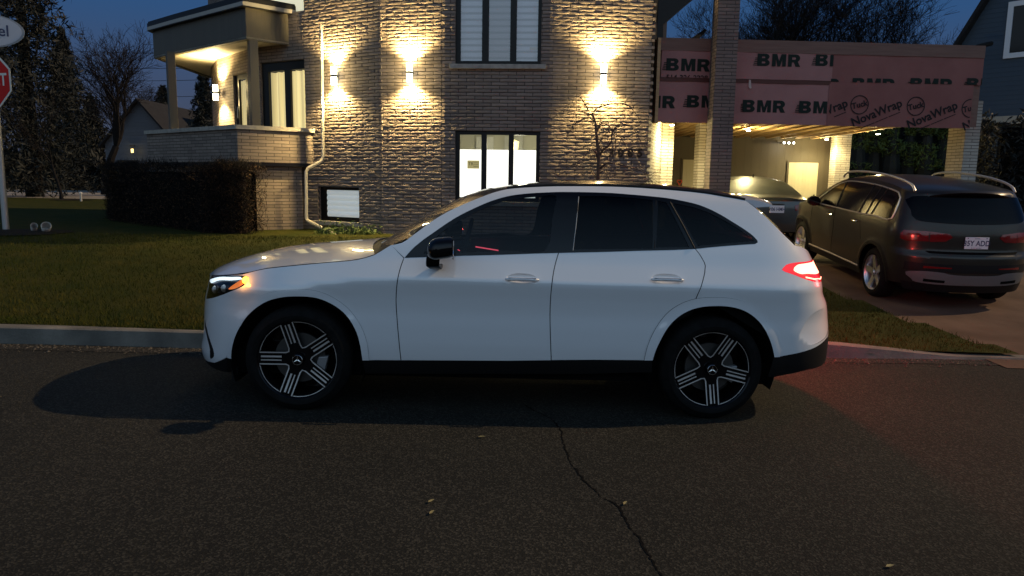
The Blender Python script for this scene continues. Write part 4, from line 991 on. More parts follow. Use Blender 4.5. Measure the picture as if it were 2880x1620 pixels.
lamp('room_light', 'POINT', FD.p((a+b)/2, 2.3, -1.0)-Vector(HL), 22, (1, .92, .66), house, .15)
# upper window with banded blinds reflecting the western sky
plu = []
for x0, x1 in ((1294.5, 1355), (1374, 1434.5), (1452.5, 1512.5)):
    u0, _ = FD.uz(x0, 100); u1, _ = FD.uz(x1, 100); plu.append((u0, u1, hup[2]+.07, hup[3]-.07))
win = framed(FD, hup, plu)
bl = planks('blind', (.62, .66, .72), .125, .7, .0, 1, .05)
def blind_mat():
    m = P('banded_blind', (.6, .64, .7), .7); n = m.node_tree.nodes; l = m.node_tree.links
    uv = n.new('ShaderNodeUVMap'); s = n.new('ShaderNodeSeparateXYZ'); l.new(uv.outputs[0], s.inputs[0])
    wv = n.new('ShaderNodeMath'); wv.operation = 'PINGPONG'; wv.inputs[1].default_value = .0575; l.new(s.outputs[1], wv.inputs[0])
    r = n.new('ShaderNodeValToRGB'); e = r.color_ramp.elements; e[0].position = .010; e[1].position = .03; e[0].color = (.16, .17, .19, 1); e[1].color = (.66, .69, .73, 1); l.new(wv.outputs[0], r.inputs[0]); l.new(r.outputs[0], n['Principled BSDF'].inputs['Base Color']); return m
M['blind'] = blind_mat()
for a, b, c, d in plu:
    m = MB(); m.quad(FD.p(a, c, -.075), FD.p(b, c, -.075), FD.p(b, d, -.075), FD.p(a, d, -.075)); hb(m, 'pane', M['window_coated'], win)
    m = MB(); m.quad(FD.p(a-.02, c, -.13), FD.p(b+.02, c, -.13), FD.p(b+.02, d, -.13), FD.p(a-.02, d, -.13), [(0, c), (1, c), (1, d), (0, d)]); hb(m, 'blind', M['blind'], win)
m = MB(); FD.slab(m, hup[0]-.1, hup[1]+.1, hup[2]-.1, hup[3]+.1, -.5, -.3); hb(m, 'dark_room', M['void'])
u0, z1 = FD.uz(1489, 129); u1, z0 = FD.uz(1512, 137); m = MB(); FD.slab(m, u0, u1, z0, z1, -.128, -.124); hb(m, 'window_sticker', P('sticker', (.55, .5, .38), .6), win)
# basement window with wavy lit shutter
pb = [(*[FB.uz(x, 575)[0] for x in (912, 1010.5)], FB.uz(960, 611)[1], FB.uz(960, 535)[1])]
win = framed(FB, hbas, pb, fo=-.08)
m = MB(); a, b, c, d = pb[0]; vs = []; ns_ = 60
for i in range(ns_+1):
    z = c+(d-c)*i/ns_; o = -.10+.018*abs(sin(pi*5*i/ns_))
    vs += [FB.p(a, z, o), FB.p(b, z, o)]
m.add(vs, [(2*i, 2*i+1, 2*i+3, 2*i+2) for i in range(ns_)]); hb(m, 'wavy_shutter', P('wavy_shutter', (.78, .80, .80), .35, emit=(.85, .93, .92), es=.28), win, smooth=True)
# balcony level door and curtains
def curtain_mat(name, col, es):
    m = P(name, col, .8); n = m.node_tree.nodes; l = m.node_tree.links; b = n['Principled BSDF']
    uv = n.new('ShaderNodeUVMap'); mp = n.new('ShaderNodeMapping'); mp.inputs['Scale'].default_value = (7, .15, 1); l.new(uv.outputs[0], mp.inputs[0])
    ns = n.new('ShaderNodeTexNoise'); ns.inputs['Scale'].default_value = 1.6; ns.inputs['Detail'].default_value = 2; l.new(mp.outputs[0], ns.inputs['Vector'])
    r = n.new('ShaderNodeMapRange'); r.inputs['From Min'].default_value = .3; r.inputs['From Max'].default_value = .7; r.inputs['To Min'].default_value = es*.45; r.inputs['To Max'].default_value = es*1.4; l.new(ns.outputs['Fac'], r.inputs[0])
    b.inputs['Emission Color'].default_value = (1, .80, .34, 1); l.new(r.outputs[0], b.inputs['Emission Strength']); return m
M['curtain'] = curtain_mat('curtain', (.6, .54, .36), .85)  # emission bands in the cloth stand in for room light behind the folds
def curtain(F, a, b, c, d, off, par, name='curtain'):
    m = MB(); vs = []; uv = []; n = 90
    for i in range(n+1):
        u = a+(b-a)*i/n; o = off+.03*sin(u*34)+.018*sin(u*61+1)
        vs += [F.p(u, c, o), F.p(u, d, o)]
    m.add(vs, [(2*i, 2*i+2, 2*i+3, 2*i+1) for i in range(n)], [[((b-a)*i/n, 0), ((b-a)*(i+1)/n, 0), ((b-a)*(i+1)/n, 1), ((b-a)*i/n, 1)] for i in range(n)])
    return hb(m, name, M['curtain'], par, smooth=True)
pdr = []
for x0, x1 in ((752, 797), (813.5, 861)):
    pdr.append((FB.uz(x0, 280)[0], min(FB.uz(x1, 280)[0], hdoor[1]-.02), 2.10, FB.uz(800, 197)[1]))
dr = framed(FB, hdoor, pdr, name='patio_door')
for a, b, c, d in pdr:
    m = MB(); m.quad(FB.p(a, c, -.075), FB.p(b, c, -.075), FB.p(b, d, -.075), FB.p(a, d, -.075)); hb(m, 'pane', M['window_glass'], dr)
    curtain(FB, a-.05, b+.3, c, d, -.20, dr)
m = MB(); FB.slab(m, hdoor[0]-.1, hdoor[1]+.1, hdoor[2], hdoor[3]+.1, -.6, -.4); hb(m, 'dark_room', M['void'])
pg = [(FG.uz(667, 280)[0], FG.uz(686, 280)[0], 2.10, FG.uz(676, 221)[1])]
d2 = framed(FG, hgd, pg, name='patio_door')
for a, b, c, d in pg:
    m = MB(); m.quad(FG.p(a, c, -.075), FG.p(b, c, -.075), FG.p(b, d, -.075), FG.p(a, d, -.075)); hb(m, 'pane', M['window_glass'], d2)
    curtain(FG, a-.25, b+.45, c, d, -.20, d2)
    m = MB(); m.tube([FG.p(a-.05, 2.95, -.02), FG.p(a-.05, 3.2, -.02)], .012, 6); hb(m, 'door_handle', M['steel'], d2)
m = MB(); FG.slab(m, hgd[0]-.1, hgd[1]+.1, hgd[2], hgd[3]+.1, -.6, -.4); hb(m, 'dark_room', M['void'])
wa = framed(FB, hatt, [(hatt[0]+.02, hatt[1]-.02, hatt[2]+.02, hatt[3]-.02)])
m = MB(); m.quad(FB.p(hatt[0], hatt[2], -.09), FB.p(hatt[1], hatt[2], -.09), FB.p(hatt[1], hatt[3], -.09), FB.p(hatt[0], hatt[3], -.09)); hb(m, 'lit_blind', P('lit_blind', (.8, .78, .6), .6, emit=(1, .93, .62), es=.62), wa)
# house number
m = MB()
for ch, px in zip('3085', (1718.8, 1745, 1772, 1799)):
    u, z = FC_.uz(px, 431); place_text(m, ch, .215, FC_.p(u, z, .03), FC_.d, (0, 0, 1), bold=.006)
o = hb(m, 'house_number', M['black_plastic']); sol = o.modifiers.new('solid', 'SOLIDIFY'); sol.thickness = .02
# balcony: lower wall, slab, parapet with stone cap, posts, roof
PE, PR, PL_ = xy(at(899, 410, 15.50)), xy(at(668, 405, 14.63)), xy(at(414, 405, 17.0)); PB = (PL_[0]-.2, 19.2)
def offs(poly, d):
    out = []
    for i, p in enumerate(poly):
        a = Vector(poly[max(i-1, 0)]); b = Vector(p); c = Vector(poly[min(i+1, len(poly)-1)])
        n1 = (b-a).normalized() if i else (c-b).normalized(); n2 = (c-b).normalized() if i < len(poly)-1 else n1
        q1 = Vector((-n1.y, n1.x)); q2 = Vector((-n2.y, n2.x)); k = (q1+q2); k = k/(k.length**2/2) if k.length > 1e-6 else q1
        out.append((b.x+k.x*d, b.y+k.y*d))
    return out
path = [PB, PL_, PR, PE]
def ring(m, a, b, z0, z1):
    u = 0
    for i in range(len(a)-1):
        l = math.dist(a[i], a[i+1])
        p = lambda q, z: (q[0], q[1], z)
        m.quad(p(a[i], z0), p(a[i+1], z0), p(a[i+1], z1), p(a[i], z1), [(u, z0), (u+l, z0), (u+l, z1), (u, z1)])
        m.quad(p(b[i], z0), p(b[i], z1), p(b[i+1], z1), p(b[i+1], z0), [(u, z0), (u, z1), (u+l, z1), (u+l, z0)])
        m.quad(p(a[i], z1), p(a[i+1], z1), p(b[i+1], z1), p(b[i], z1), [(u, 0), (u+l, 0), (u+l, .2), (u, .2)])
        m.quad(p(a[i], z0), p(b[i], z0), p(b[i+1], z0), p(a[i+1], z0), [(u, 0), (u, .2), (u+l, .2), (u+l, 0)])
        u += l
    for i in (0, len(a)-1): m.quad(p(a[i], z0), p(b[i], z0), p(b[i], z1), p(a[i], z1), [(0, z0), (.2, z0), (.2, z1), (0, z1)])
    return m
inn = offs(path, .2)
hb(ring(MB(), path, inn, 1.93, 2.555), 'parapet', M['brick'])
hb(ring(MB(), offs(path, -.05), offs(path, .24), 2.555, 2.635), 'parapet_cap', M['stone'], bevel=.01)
low = offs(path, .14); E2 = xy(at(851, 560, 15.45)); low[-1] = E2
hb(ring(MB(), low, offs(low, .15), .2, 1.86), 'wall', M['brick'])
hb(ring(MB(), offs(path, .03), offs(path, .5), 1.86, 1.928), 'slab_edge', M['fascia_metal'])
fl = MB(); fl.prism([PB, inn[1], inn[2], inn[3], b3, g3, (g3[0]-.2, 19.2)], 1.94, 2.0); hb(fl, 'balcony_floor', M['concrete'])
ZS = 4.35
RE, RR, RM, RL = xy(atz(893, 136, ZS)), xy(atz(693, 107, ZS)), xy(atz(505, 146, ZS)), xy(atz(433, 162, ZS))
RB = (RL[0]-.1, 21); rpath = [RB, RL, RM, RR, RE]
m = MB(); poly = [RB, RL, RM, RR, RE, b3, g3, (g3[0], 21)]
m.prism(poly, ZS, ZS+.03); hb(m, 'soffit', M['soffit'])
hb(ring(MB(), rpath, offs(rpath, .12), ZS-.02, 4.93), 'roof_fascia', M['siding'])
hb(ring(MB(), offs(rpath, -.10), offs(rpath, .04), 4.93, 5.10), 'gutter', M['fascia_metal'])
hb(ring(MB(), offs(rpath, -.105), offs(rpath, -.08), 4.945, 5.02), 'gutter_lip', M['gutter_metal'])
m = MB(); m.prism(offs(rpath, -.08)+[b3, g3, (g3[0], 21)], 5.10, 5.14); hb(m, 'balcony_roof', M['fascia_metal'])
for px, py, Y in ((718, 352, 15.32), (489, 362, 16.9)):
    p = at(px, py, Y); m = MB(); m.box((p.x, p.y, (2.0+ZS)/2), (.17, .17, ZS-2.0), .6); hb(m, 'balcony_post', M['post'], bevel=.008)
# downspout
m = MB(); pp = [at(903, 70, 15.1), at(905, 200, 15.1), at(909, 440, 15.1), at(905, 452, 15.08), at(868, 473, 15.0), at(861, 482, 14.98), at(861.5, 614, 14.98), at(866, 621, 14.95), at(957, 668, 14.1)]
m.tube(pp, .036, 8); hb(m, 'downspout', M['gutter_metal'], smooth=True)
# eave of the main roof at the upper right, dark
m = MB(); y0, y1 = 15.0, 15.6
pts = [(1840, -30), (1840, 122), (1865, 118), (1865, 68), (1952, -8), (1980, -30)]
fr_ = [at(px, py, y0) for px, py in pts]; bk = [v+Vector((0, .7, 0)) for v in fr_]; n = len(pts)
m.add(fr_+bk, [tuple(range(n)), tuple(range(2*n-1, n-1, -1))]+[(i, n+i, n+(i+1) % n, (i+1) % n) for i in range(n)]); hb(m, 'eave', M['fascia_metal'])
# up-down wall lamps
def sconce(F, px, py, label, e=1.0):
    u, z = F.uz(px, py); base = F.p(u, z); t = thing('wall_lamp', label, 'wall lamp', tuple(base), 'up-down lamps on the brick house')
    bs = tuple(base); c = F.p(u, z, .10)
    m = MB(); m.box((base.x+F.n.x*.01, base.y+F.n.y*.01, z), (.10, .02, .16), math.atan2(F.d.y, F.d.x)); m.build('back_plate', M['lamp_body'], t, rel=bs)
    m = MB(); m.lathe([(-.022, 0), (-.022, .058), (.022, .058), (.022, 0)], tuple(c), 'z', 24); m.box(((c.x+base.x)/2, (c.y+base.y)/2, z), (.03, .1, .03), math.atan2(F.d.y, F.d.x)); m.build('lamp_collar', M['lamp_body'], t, rel=bs)
    for sg in (1, -1):
        m = MB(); m.lathe([(sg*.023, 0), (sg*.023, .056), (sg*.17, .056), (sg*.17, 0)], tuple(c), 'z', 20); m.build('glass_shade', M['lamp_glass'], t, True, rel=bs)
        lc = F.p(u, z+sg*.20, .12)-base
        tilt = F.n*(-.06)
        d = Vector((0, 0, sg))+tilt
        lamp('lamp_light', 'SPOT', lc, 600*e*(1 if sg > 0 else .9), (1, .72, .29), t, .03, (-d).to_track_quat('Z', 'Y').to_euler() if False else d.to_track_quat('-Z', 'Y').to_euler(), R(142), .75)
    for sg in (1, -1): lamp('lamp_glow', 'POINT', F.p(u, z+sg*.21, .15)-base, 20*e, (1, .76, .32), t, .04)
    return t
sconce(FA, 1157, 206, 'middle of three glowing wall lamps, between the downspout and the tall window')
sconce(FB, 949, 215, 'leftmost glowing wall lamp, just right of the white downspout')
sconce(FC_, 1695, 210, 'rightmost glowing wall lamp, above the small bare tree and house number')
sconce(FH, 619, 261, 'small glowing wall lamp at the corner of the balcony under its roof', .75)

# ------------------------------------------------------------------ carport under construction
K0 = at(1840, 348, 14.75); FK = Facet((K0.x, K0.y), (K0.x+1, K0.y+.055))
M['lumber'] = noisy('lumber', (.40, .27, .12), (.52, .37, .19), 6, .7, .3, 40, .004, stretch=(1, .2, 6))
M['board'] = noisy('board', (.15, .082, .062), (.19, .105, .08), 5, .7, .3, 40, .004, stretch=(.4, 1, 6))
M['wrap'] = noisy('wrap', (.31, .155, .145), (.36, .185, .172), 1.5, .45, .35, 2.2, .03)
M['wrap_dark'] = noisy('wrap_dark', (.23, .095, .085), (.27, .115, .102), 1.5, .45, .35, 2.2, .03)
M['wrap_ink'] = P('wrap_ink', (.008, .017, .013), .6, spec=.2)
M['wrap_ink_grey'] = P('wrap_ink_grey', (.013, .012, .014), .6, spec=.2)
M['orange'] = P('orange_edge', (.08, .018, .010), .6)
cp = thing('carport', 'unfinished carport wrapped in pink printed sheeting with a lit timber ceiling', 'carport', (6, 15, .35)); CL = (6, 15, .35)
def cb(mb, name, mat, parent=cp, **k): return mb.build(name, mat, parent, rel=CL, **k)
uE = FK.uz(2758, 250)[0]
u_mid = FK.uz(2330, 300)[0]; uL1 = FK.uz(2030, 250)[0]; uL2 = FK.uz(2086, 250)[0]
z_top = 4.40; z_b1 = 4.165; z_m = 3.665; z_bot = 2.815
m = MB(); FK.slab(m, 0, uE, z_b1, z_top, -.04, .03); cb(m, 'top_board', M['board'])
m = MB(); FK.slab(m, 0, uE, z_bot+.02, z_b1, -.06, -.02); cb(m, 'sheathing', M['board'])
m = MB(); FK.slab(m, 0, .06, z_bot-.02, z_top-.01, -.3, .035); cb(m, 'end_board', M['lumber'])
def sheet(u0, u1, z0, z1, off, mat, name='wrap_sheet'):
    m = MB(); n = int((u1-u0)/.18)+2; k = 6; vs = []
    for j in range(k+1):
        for i in range(n+1):
            u = u0+(u1-u0)*i/n; z = z0+(z1-z0)*j/k
            vs.append(FK.p(u, z, off+.004*sin(u*5+z*3)+.003*sin(u*11-z*7)))
    m.add(vs, [(j*(n+1)+i, j*(n+1)+i+1, (j+1)*(n+1)+i+1, (j+1)*(n+1)+i) for j in range(k) for i in range(n)])
    return cb(m, name, mat)
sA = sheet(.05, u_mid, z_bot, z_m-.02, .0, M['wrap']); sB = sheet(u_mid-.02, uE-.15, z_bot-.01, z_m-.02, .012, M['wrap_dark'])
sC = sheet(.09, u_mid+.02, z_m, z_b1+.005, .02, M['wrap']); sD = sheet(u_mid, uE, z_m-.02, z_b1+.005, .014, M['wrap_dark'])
m = MB(); FK.slab(m, .06, u_mid, z_m-.075, z_m-.005, -.005, .013); cb(m, 'overlap_strip', M['orange'])  # dark orange strip along the overlap of the two sheets
UZ = Vector((0, 0, 1))
def logo(mb, txt, px, py, size, u0, u1, z0, z1, off, bold=.02, rot=0, sx=1.0):
    u, z = FK.uz(px, py); place_text(mb, txt, size, FK.p(u, z, off), FK.d, UZ, bold=bold, rot=rot, clip=(u0-u, u1-u, z0-z, z1-z), sx=sx, spacing=1.16 if txt == 'BMR' else 1.02)
def stripes(mb, px, py, h, u0, u1, z0, z1, off):
    u, z = FK.uz(px, py)
    for k in range(5):
        a, b = max(u0, u-.075+.012*k*0), min(u1, u+.03); zz = z-h*.42+h*.13*k
        if b-a > .01 and z0 < zz < z1-.012: FK.slab(mb, a, b, zz, zz+.014, off-.002, off)
SZ = .345
def arcp(cx, cz, rx, rz, a0, a1, n=8): return [(cx+rx*cos(a0+(a1-a0)*k/n), cz+rz*sin(a0+(a1-a0)*k/n)) for k in range(n+1)]
H_ = pi/2
GLY = {'B': ([(0, 0), (.62, 0)]+arcp(.62, .27, .33, .27, -H_, H_)[1:-1]+[(.80, .53)]+arcp(.60, .765, .31, .235, -.75, H_)+[(0, 1)], [[(.34, .22), (.54, .22)]+arcp(.54, .295, .08, .075, -H_, H_)+[(.34, .37)], [(.34, .64), (.52, .64)]+arcp(.52, .71, .07, .07, -H_, H_)+[(.34, .78)]]),
       'M': ([(0, 0), (.29, 0), (.29, .58), (.43, 0), (.64, 0), (.78, .58), (.78, 0), (1.07, 0), (1.07, 1), (.70, 1), (.535, .42), (.37, 1), (0, 1)], []),
       'R': ([(0, 0), (.31, 0), (.31, .34), (.45, .34), (.60, 0), (.96, 0), (.76, .41)]+arcp(.58, .69, .34, .31, -.9, H_)+[(0, 1)], [[(.31, .57), (.50, .57)]+arcp(.50, .665, .10, .095, -H_, H_)+[(.31, .76)]])}
def bmr(px, py, u0, u1, z0, z1, off, par, sz=.232):
    m = MB(); u, z = FK.uz(px, py); x = -1.74*sz; bm = bmesh.new()
    for ch in 'BMR':
        v, f = cdt(GLY[ch][0], GLY[ch][1], .5); bv = [bm.verts.new((x+a*sz*1.12, (b-.5)*sz, 0)) for a, b in v]
        for q in f: bm.faces.new([bv[k] for k in q])
        x += (1.16 if ch != 'M' else 1.26)*sz*1.08
    for k in range(5):
        a = -1.74*sz; zz = (-.46+.14*k)*sz; q = [bm.verts.new((a-.075+.008*k, zz, 0)), bm.verts.new((a+.01, zz, 0)), bm.verts.new((a+.01, zz+.016, 0)), bm.verts.new((a-.075+.008*k, zz+.016, 0))]; bm.faces.new(q)
    for co, no in (((u0-u, 0, 0), (-1, 0, 0)), ((u1-u, 0, 0), (1, 0, 0)), ((0, z0-z, 0), (0, -1, 0)), ((0, z1-z, 0), (0, 1, 0))):
        bmesh.ops.bisect_plane(bm, geom=bm.verts[:]+bm.edges[:]+bm.faces[:], plane_co=co, plane_no=no, clear_outer=True)
    bm.verts.index_update(); o = FK.p(u, z, off); m.add([o+FK.d*p.co.x+UZ*p.co.y for p in bm.verts], [tuple(p.index for p in q.verts) for q in bm.faces]); bm.free()
    if m.v: cb(m, 'lettering', M['wrap_ink'], par)
bmr(1931, 183, .09, uL1, z_m, z_b1, .028, sC)
m = MB(); logo(m, '514-326-2228', 1931, 219.5, .132, .09, uL1, z_m+.005, z_b1, .028, .003, 0, 1.08); cb(m, 'lettering', M['wrap_ink_grey'], sC)
bmr(1834, 286, .06, uL1, z_bot, z_m, .008, sA); bmr(1989, 286, .06, uL1+.03, z_bot, z_m, .008, sA)
bmr(2186, 170, uL2, u_mid, z_m, z_b1-.01, .028, sC); bmr(2349, 170, uL2, u_mid+.02, z_m, z_b1-.01, .028, sC)
bmr(2145, 299, uL2, u_mid, z_bot, z_m, .008, sA); bmr(2303, 302, uL2, u_mid-.03, z_bot, z_m, .008, sA)
for px in (2296, 2452, 2614, 2772): bmr(px, 238, u_mid, uE, z_m-.015, z_b1, .024, sD)
rt = R(23)
def tuck(px, py):
    m = MB(); u, z = FK.uz(px, py); r = .185; n = 40
    pts = [(r*cos(2*pi*k/n), r*sin(2*pi*k/n)) for k in range(n)]
    cl = lambda a: min(a, uE-.15-u)
    for k in range(n):
        (a, b), (c, d) = pts[k], pts[(k+1) % n]
        if u+max(a, c) < uE-.17: m.quad(FK.p(u+a, z+b, .022), FK.p(u+c, z+d, .022), FK.p(u+c*.9, z+d*.9, .022), FK.p(u+a*.9, z+b*.9, .022))
    place_text(m, 'Tuck', .155, FK.p(u, z, .022), FK.d, UZ, bold=.004, rot=R(14), clip=(-2, uE-.17-u, -1, 1)); cb(m, 'lettering', M['wrap_ink_grey'], sB)
def nova(px, py):
    m = MB(); u, z = FK.uz(px, py)
    place_text(m, 'NovaWrap', .235, FK.p(u, z, .022), FK.d, UZ, bold=.005, rot=rt, clip=(u_mid-u+.01, uE-.17-u, -2, 2)); 
    o = FK.p(u, z, .022); dx = FK.d*cos(rt)+UZ*sin(rt); dz = UZ*cos(rt)-FK.d*sin(rt)
    for t0, t1 in ((-.40, -.1), (-.08, .18), (.2, .45)):
        if u+t0 > u_mid and u+t1 < uE-.2: m.quad(o+dx*t0-dz*.17, o+dx*t1-dz*.17, o+dx*t1-dz*.155, o+dx*t0-dz*.155)
    cb(m, 'lettering', M['wrap_ink_grey'], sB)
for px, py in ((2416, 295), (2574, 299), (2728, 305)): tuck(px, py)
for px, py in ((2311, 318), (2464, 318), (2620, 324), (2776, 330)): nova(px, py)
# flap of torn sheet
m = MB(); u, z = FK.uz(2106, 240); m.add([FK.p(u-.015, z+.10, .03), FK.p(u+.02, z+.10, .035), FK.p(u+.035, z-.06, .06), FK.p(u+.01, z-.07, .05), FK.p(u-.012, z-.03, .03)], [(0, 1, 2, 3, 4)]); cb(m, 'torn_flap', P('flap', (.5, .45, .42), .6))
# roof deck, joists and strapping
CX0, CX1, CY1 = K0.x+.1, K0.x+uE-.1, 22.1
m = MB(); m.prism([(CX0, 15.0), (CX1, 15.4), (CX1, CY1), (CX0, CY1)], 3.15, 4.2); cb(m, 'roof_deck', P('deck', (.05, .033, .016), .8))
m = MB(); y = 15.3
while y < CY1-.1: m.box(((CX0+CX1)/2, y, 3.085), (CX1-CX0-.1, .045, .13)); y += .41
cb(m, 'joists', M['lumber'])
m = MB(); x = CX0+.15
while x < CX1-.1: m.box((x, (15.1+CY1)/2+.1, 2.998), (.075, CY1-15.4, .04)); x += .44
cb(m, 'strapping', M['lumber'])
# back wall with two pale doors
FW_ = Facet((3.0, 22.25), (12.0, 22.45))
M['taupe'] = planks('taupe', (.060, .048, .032), .24, .6, .012, 0, .10); M['pale_door'] = planks('pale_door', (.42, .385, .28), .105, .5, .01, 0, .05)
m = MB(); FW_.wall(.2, 3.3, mb=m, u0=0, u1=FW_.uz(2362, 480)[0]); cb(m, 'back_wall', M['taupe'])
for a, b, t in ((1921, 2003, 449), (2218, 2300, 457)):
    u0, z1 = FW_.uz(a, t); u1 = FW_.uz(b, t)[0]; m = MB(); FW_.slab(m, u0, u1, .4, z1, .004, .05); d = cb(m, 'door', M['pale_door'])
    m = MB(); FW_.slab(m, u1-.09, u1-.06, 1.32, 1.37, .05, .09); cb(m, 'door_handle', M['black_plastic'], d)
    m = MB()
    for q in ((u0-.05, u0, .4, z1+.04), (u1, u1+.05, .4, z1+.04)): FW_.slab(m, *q, .003, .045)
    cb(m, 'door_frame', M['taupe'], d)
# brick columns
def col_(x0, x1, y0, y1, z0, z1, mat, label=None):
    m = MB(); m.prism([(x0, y0), (x1, y0), (x1, y1), (x0, y1)], z0, z1); return cb(m, 'brick_column', mat, label=label)
a = at(1964, 440, 17.2); b = at(2014, 440, 17.2); col_(a.x, b.x+.05, 17.2, 17.6, .2, 3.0, M['brick_pale'])
a = at(2350, 450, 21.6); b = at(2391, 450, 21.6); col_(a.x, b.x, 21.6, 22.0, .2, 3.2, M['brick_pale'])
a = at(2709, 430, 15.5); b = at(2751, 430, 15.5); col_(a.x, b.x, 15.5, 16.1, .1, 3.4, M['brick_pale'])
a = at(1998, 400, 14.35); b = at(2057, 400, 14.35); col_(a.x, b.x, 14.28, 14.66, .2, 7.2, M['brick_dark'], 'tall dark brick pillar rising past the sheeting')
# pot lights and flood lamps
for i, (px, py, e) in enumerate(((1890, 353, 1), (2105, 368, 1), (2325, 393, .9), (2470, 378, 1))):
    p = atz(px, py, 2.84 if i == 0 else 2.93); q = p-Vector(CL)
    m = MB(); m.lathe([(.0, 0), (.0, .045), (.012, .05)], tuple(p), 'z', 20); f = cb(m, 'pot_light', P('pot_light', (1, 1, 1), .4, emit=(1, .93, .76), es=40))
    lamp('pot_lamp', 'SPOT', q-Vector((0, 0, .03)), 260*e, (1, .84, .40), cp, .05, (0, 0, 0), R(165), .6)
    lamp('pot_glow', 'POINT', q-Vector((0, 0, .14)), 80*e, (1, .76, .30), cp, .04)
p = at(2217, 402, 22.0)
for dx in (-.14, 0, .14):
    m = MB(); m.lathe([(-.05, .0), (-.05, .045), (.05, .035), (.05, 0)], (p.x+dx, p.y, p.z), 'y', 14); m.box((p.x+dx, p.y+.12, p.z), (.03, .16, .03)); fl = cb(m, 'flood_lamp', M['lamp_body'])
    m = MB(); m.lathe([(-.055, .0), (-.055, .03)], (p.x+dx, p.y, p.z), 'y', 14); cb(m, 'flood_bulb', P('flood_bulb', (1, 1, 1), .4, emit=(1, .95, .8), es=14), fl)
lamp('flood_light', 'POINT', (p.x-CL[0], p.y-CL[1]-.1, p.z-CL[2]-.1), 10, (1, .92, .7), cp, .05)
# red shovel leaning by the left door
sv = at(1913, 507, 21.9); t = thing('shovel', 'red-handled snow shovel leaning beside the left carport door', 'shovel', (sv.x, sv.y, .4)); sl = (sv.x, sv.y, .4)
red = P('shovel_red', (.55, .06, .02), .4)
m = MB(); m.tube([(sv.x, sv.y, .9), (sv.x+.01, sv.y+.12, sv.z-.13)], .016, 8); m.build('shaft', red, t, True, rel=sl)
m = MB(); z = sv.z; m.tube([(sv.x+.01, sv.y+.12, z-.13), (sv.x-.06, sv.y+.13, z-.03), (sv.x-.06, sv.y+.13, z), (sv.x+.08, sv.y+.13, z), (sv.x+.08, sv.y+.13, z-.03), (sv.x+.01, sv.y+.12, z-.13)], .014, 6); m.build('grip', red, t, True, rel=sl)
m = MB(); m.box((sv.x, sv.y-.05, .62), (.42, .05, .5)); m.build('blade', red, t, rel=sl, bevel=.02)

# ------------------------------------------------------------------ grey SUV and silver sedan in the driveway
def make_w(zs, ws, xf, xr, x0, x1, ef=3, er=3.6, arch=None, lift=0):
    f = pchip(zs, ws)
    def w(x, z):
        v = f(z+lift*sm((-.7-x)/1.2)*sm((z-.6)/.3))
        for cx in arch or (): v += .012*sm(1-abs(hypot(x-cx, z-.35)-.42)/.09)
        a = xf(z)
        if x < x0: v *= (1-min((x0-x)/(x0-a), .9995)**ef)**.5
        b = xr(z)
        if x > x1: v *= (1-min((x-x1)/(b-x1), .9995)**er)**.45
        return v
    return w
glw = make_w([.15, .25, .35, .5, .7, .92, 1.0, 1.10, 1.20, 1.35, 1.5, 1.57, 1.63, 1.68], [.82, .86, .885, .905, .915, .918, .915, .898, .868, .82, .755, .715, .64, .5],
             lambda z: -2.30+.10*max(0, z-.6), pchip([.2, .4, .55, .72, .80, 1.0, 1.15, 1.3, 1.5, 1.6], [2.26, 2.32, 2.335, 2.325, 2.27, 2.25, 2.21, 2.13, 2.0, 1.93]), -1.3, 1.55, 3, 3.4, (-1.414, 1.414), .1)
GS = Shell(glw)
gz = drive_z(6.08, 11.91)
glb = thing('grey_suv', 'dark grey SUV with chrome roof rails parked facing the carport', 'car', (6.05, 11.91, .19), rot=(0, .082, R(-91)))
GP = M['grey_paint']; GT = (1.5, 2.7)
arc = lambda cx, r, z0=.30, n=22: [(cx-r*cos(t), .35+r*sin(t)) for t in [(-.12)+(pi+.24)*k/n for k in range(n+1)]]
aF, aR = arc(-1.414, .405), arc(1.414, .405)
XG = lambda z: GS.xend(.56, z, *GT)
rail = cr([(-1.12, 1.06), (-.80, 1.25), (-.45, 1.44), (-.15, 1.545), (.1, 1.585), (.6, 1.605), (1.1, 1.595), (1.55, 1.565), (1.80, 1.525), (1.90, 1.50)], .05)
nose = [(-2.22, .80), (-2.26, .6), (-2.26, .35), (-2.2, .28)]
side = [(-2.2, .28)] + [(-1.83, .30)] + aF + [(-1.0, .30)] + [(1.0, .30)] + aR + [(1.83, .32)] + [(XG(.34)-.0, .34)] + [(XG(.34+.05*k), .34+.05*k) for k in range(1, 24)] + list(reversed(rail)) + cr([(-1.12, 1.06), (-1.6, 1.02), (-2.0, .93), (-2.22, .80)], .06)[1:] + nose[1:3]
winG = cr([(-.88, 1.10), (-.60, 1.285), (-.36, 1.42), (-.10, 1.505), (.2, 1.538), (.8, 1.548), (1.3, 1.530), (1.62, 1.50), (1.72, 1.44), (1.76, 1.30), (1.755, 1.165), (1.70, 1.135), (1.2, 1.14), (1.05, 1.125), (.6, 1.115), (.0, 1.105), (-.6, 1.095)], .05, True)
gx = [(XG(.4+.05*k)-d, .4+.05*k) for k in range(22) for d in (.02, .05, .09, .14)]
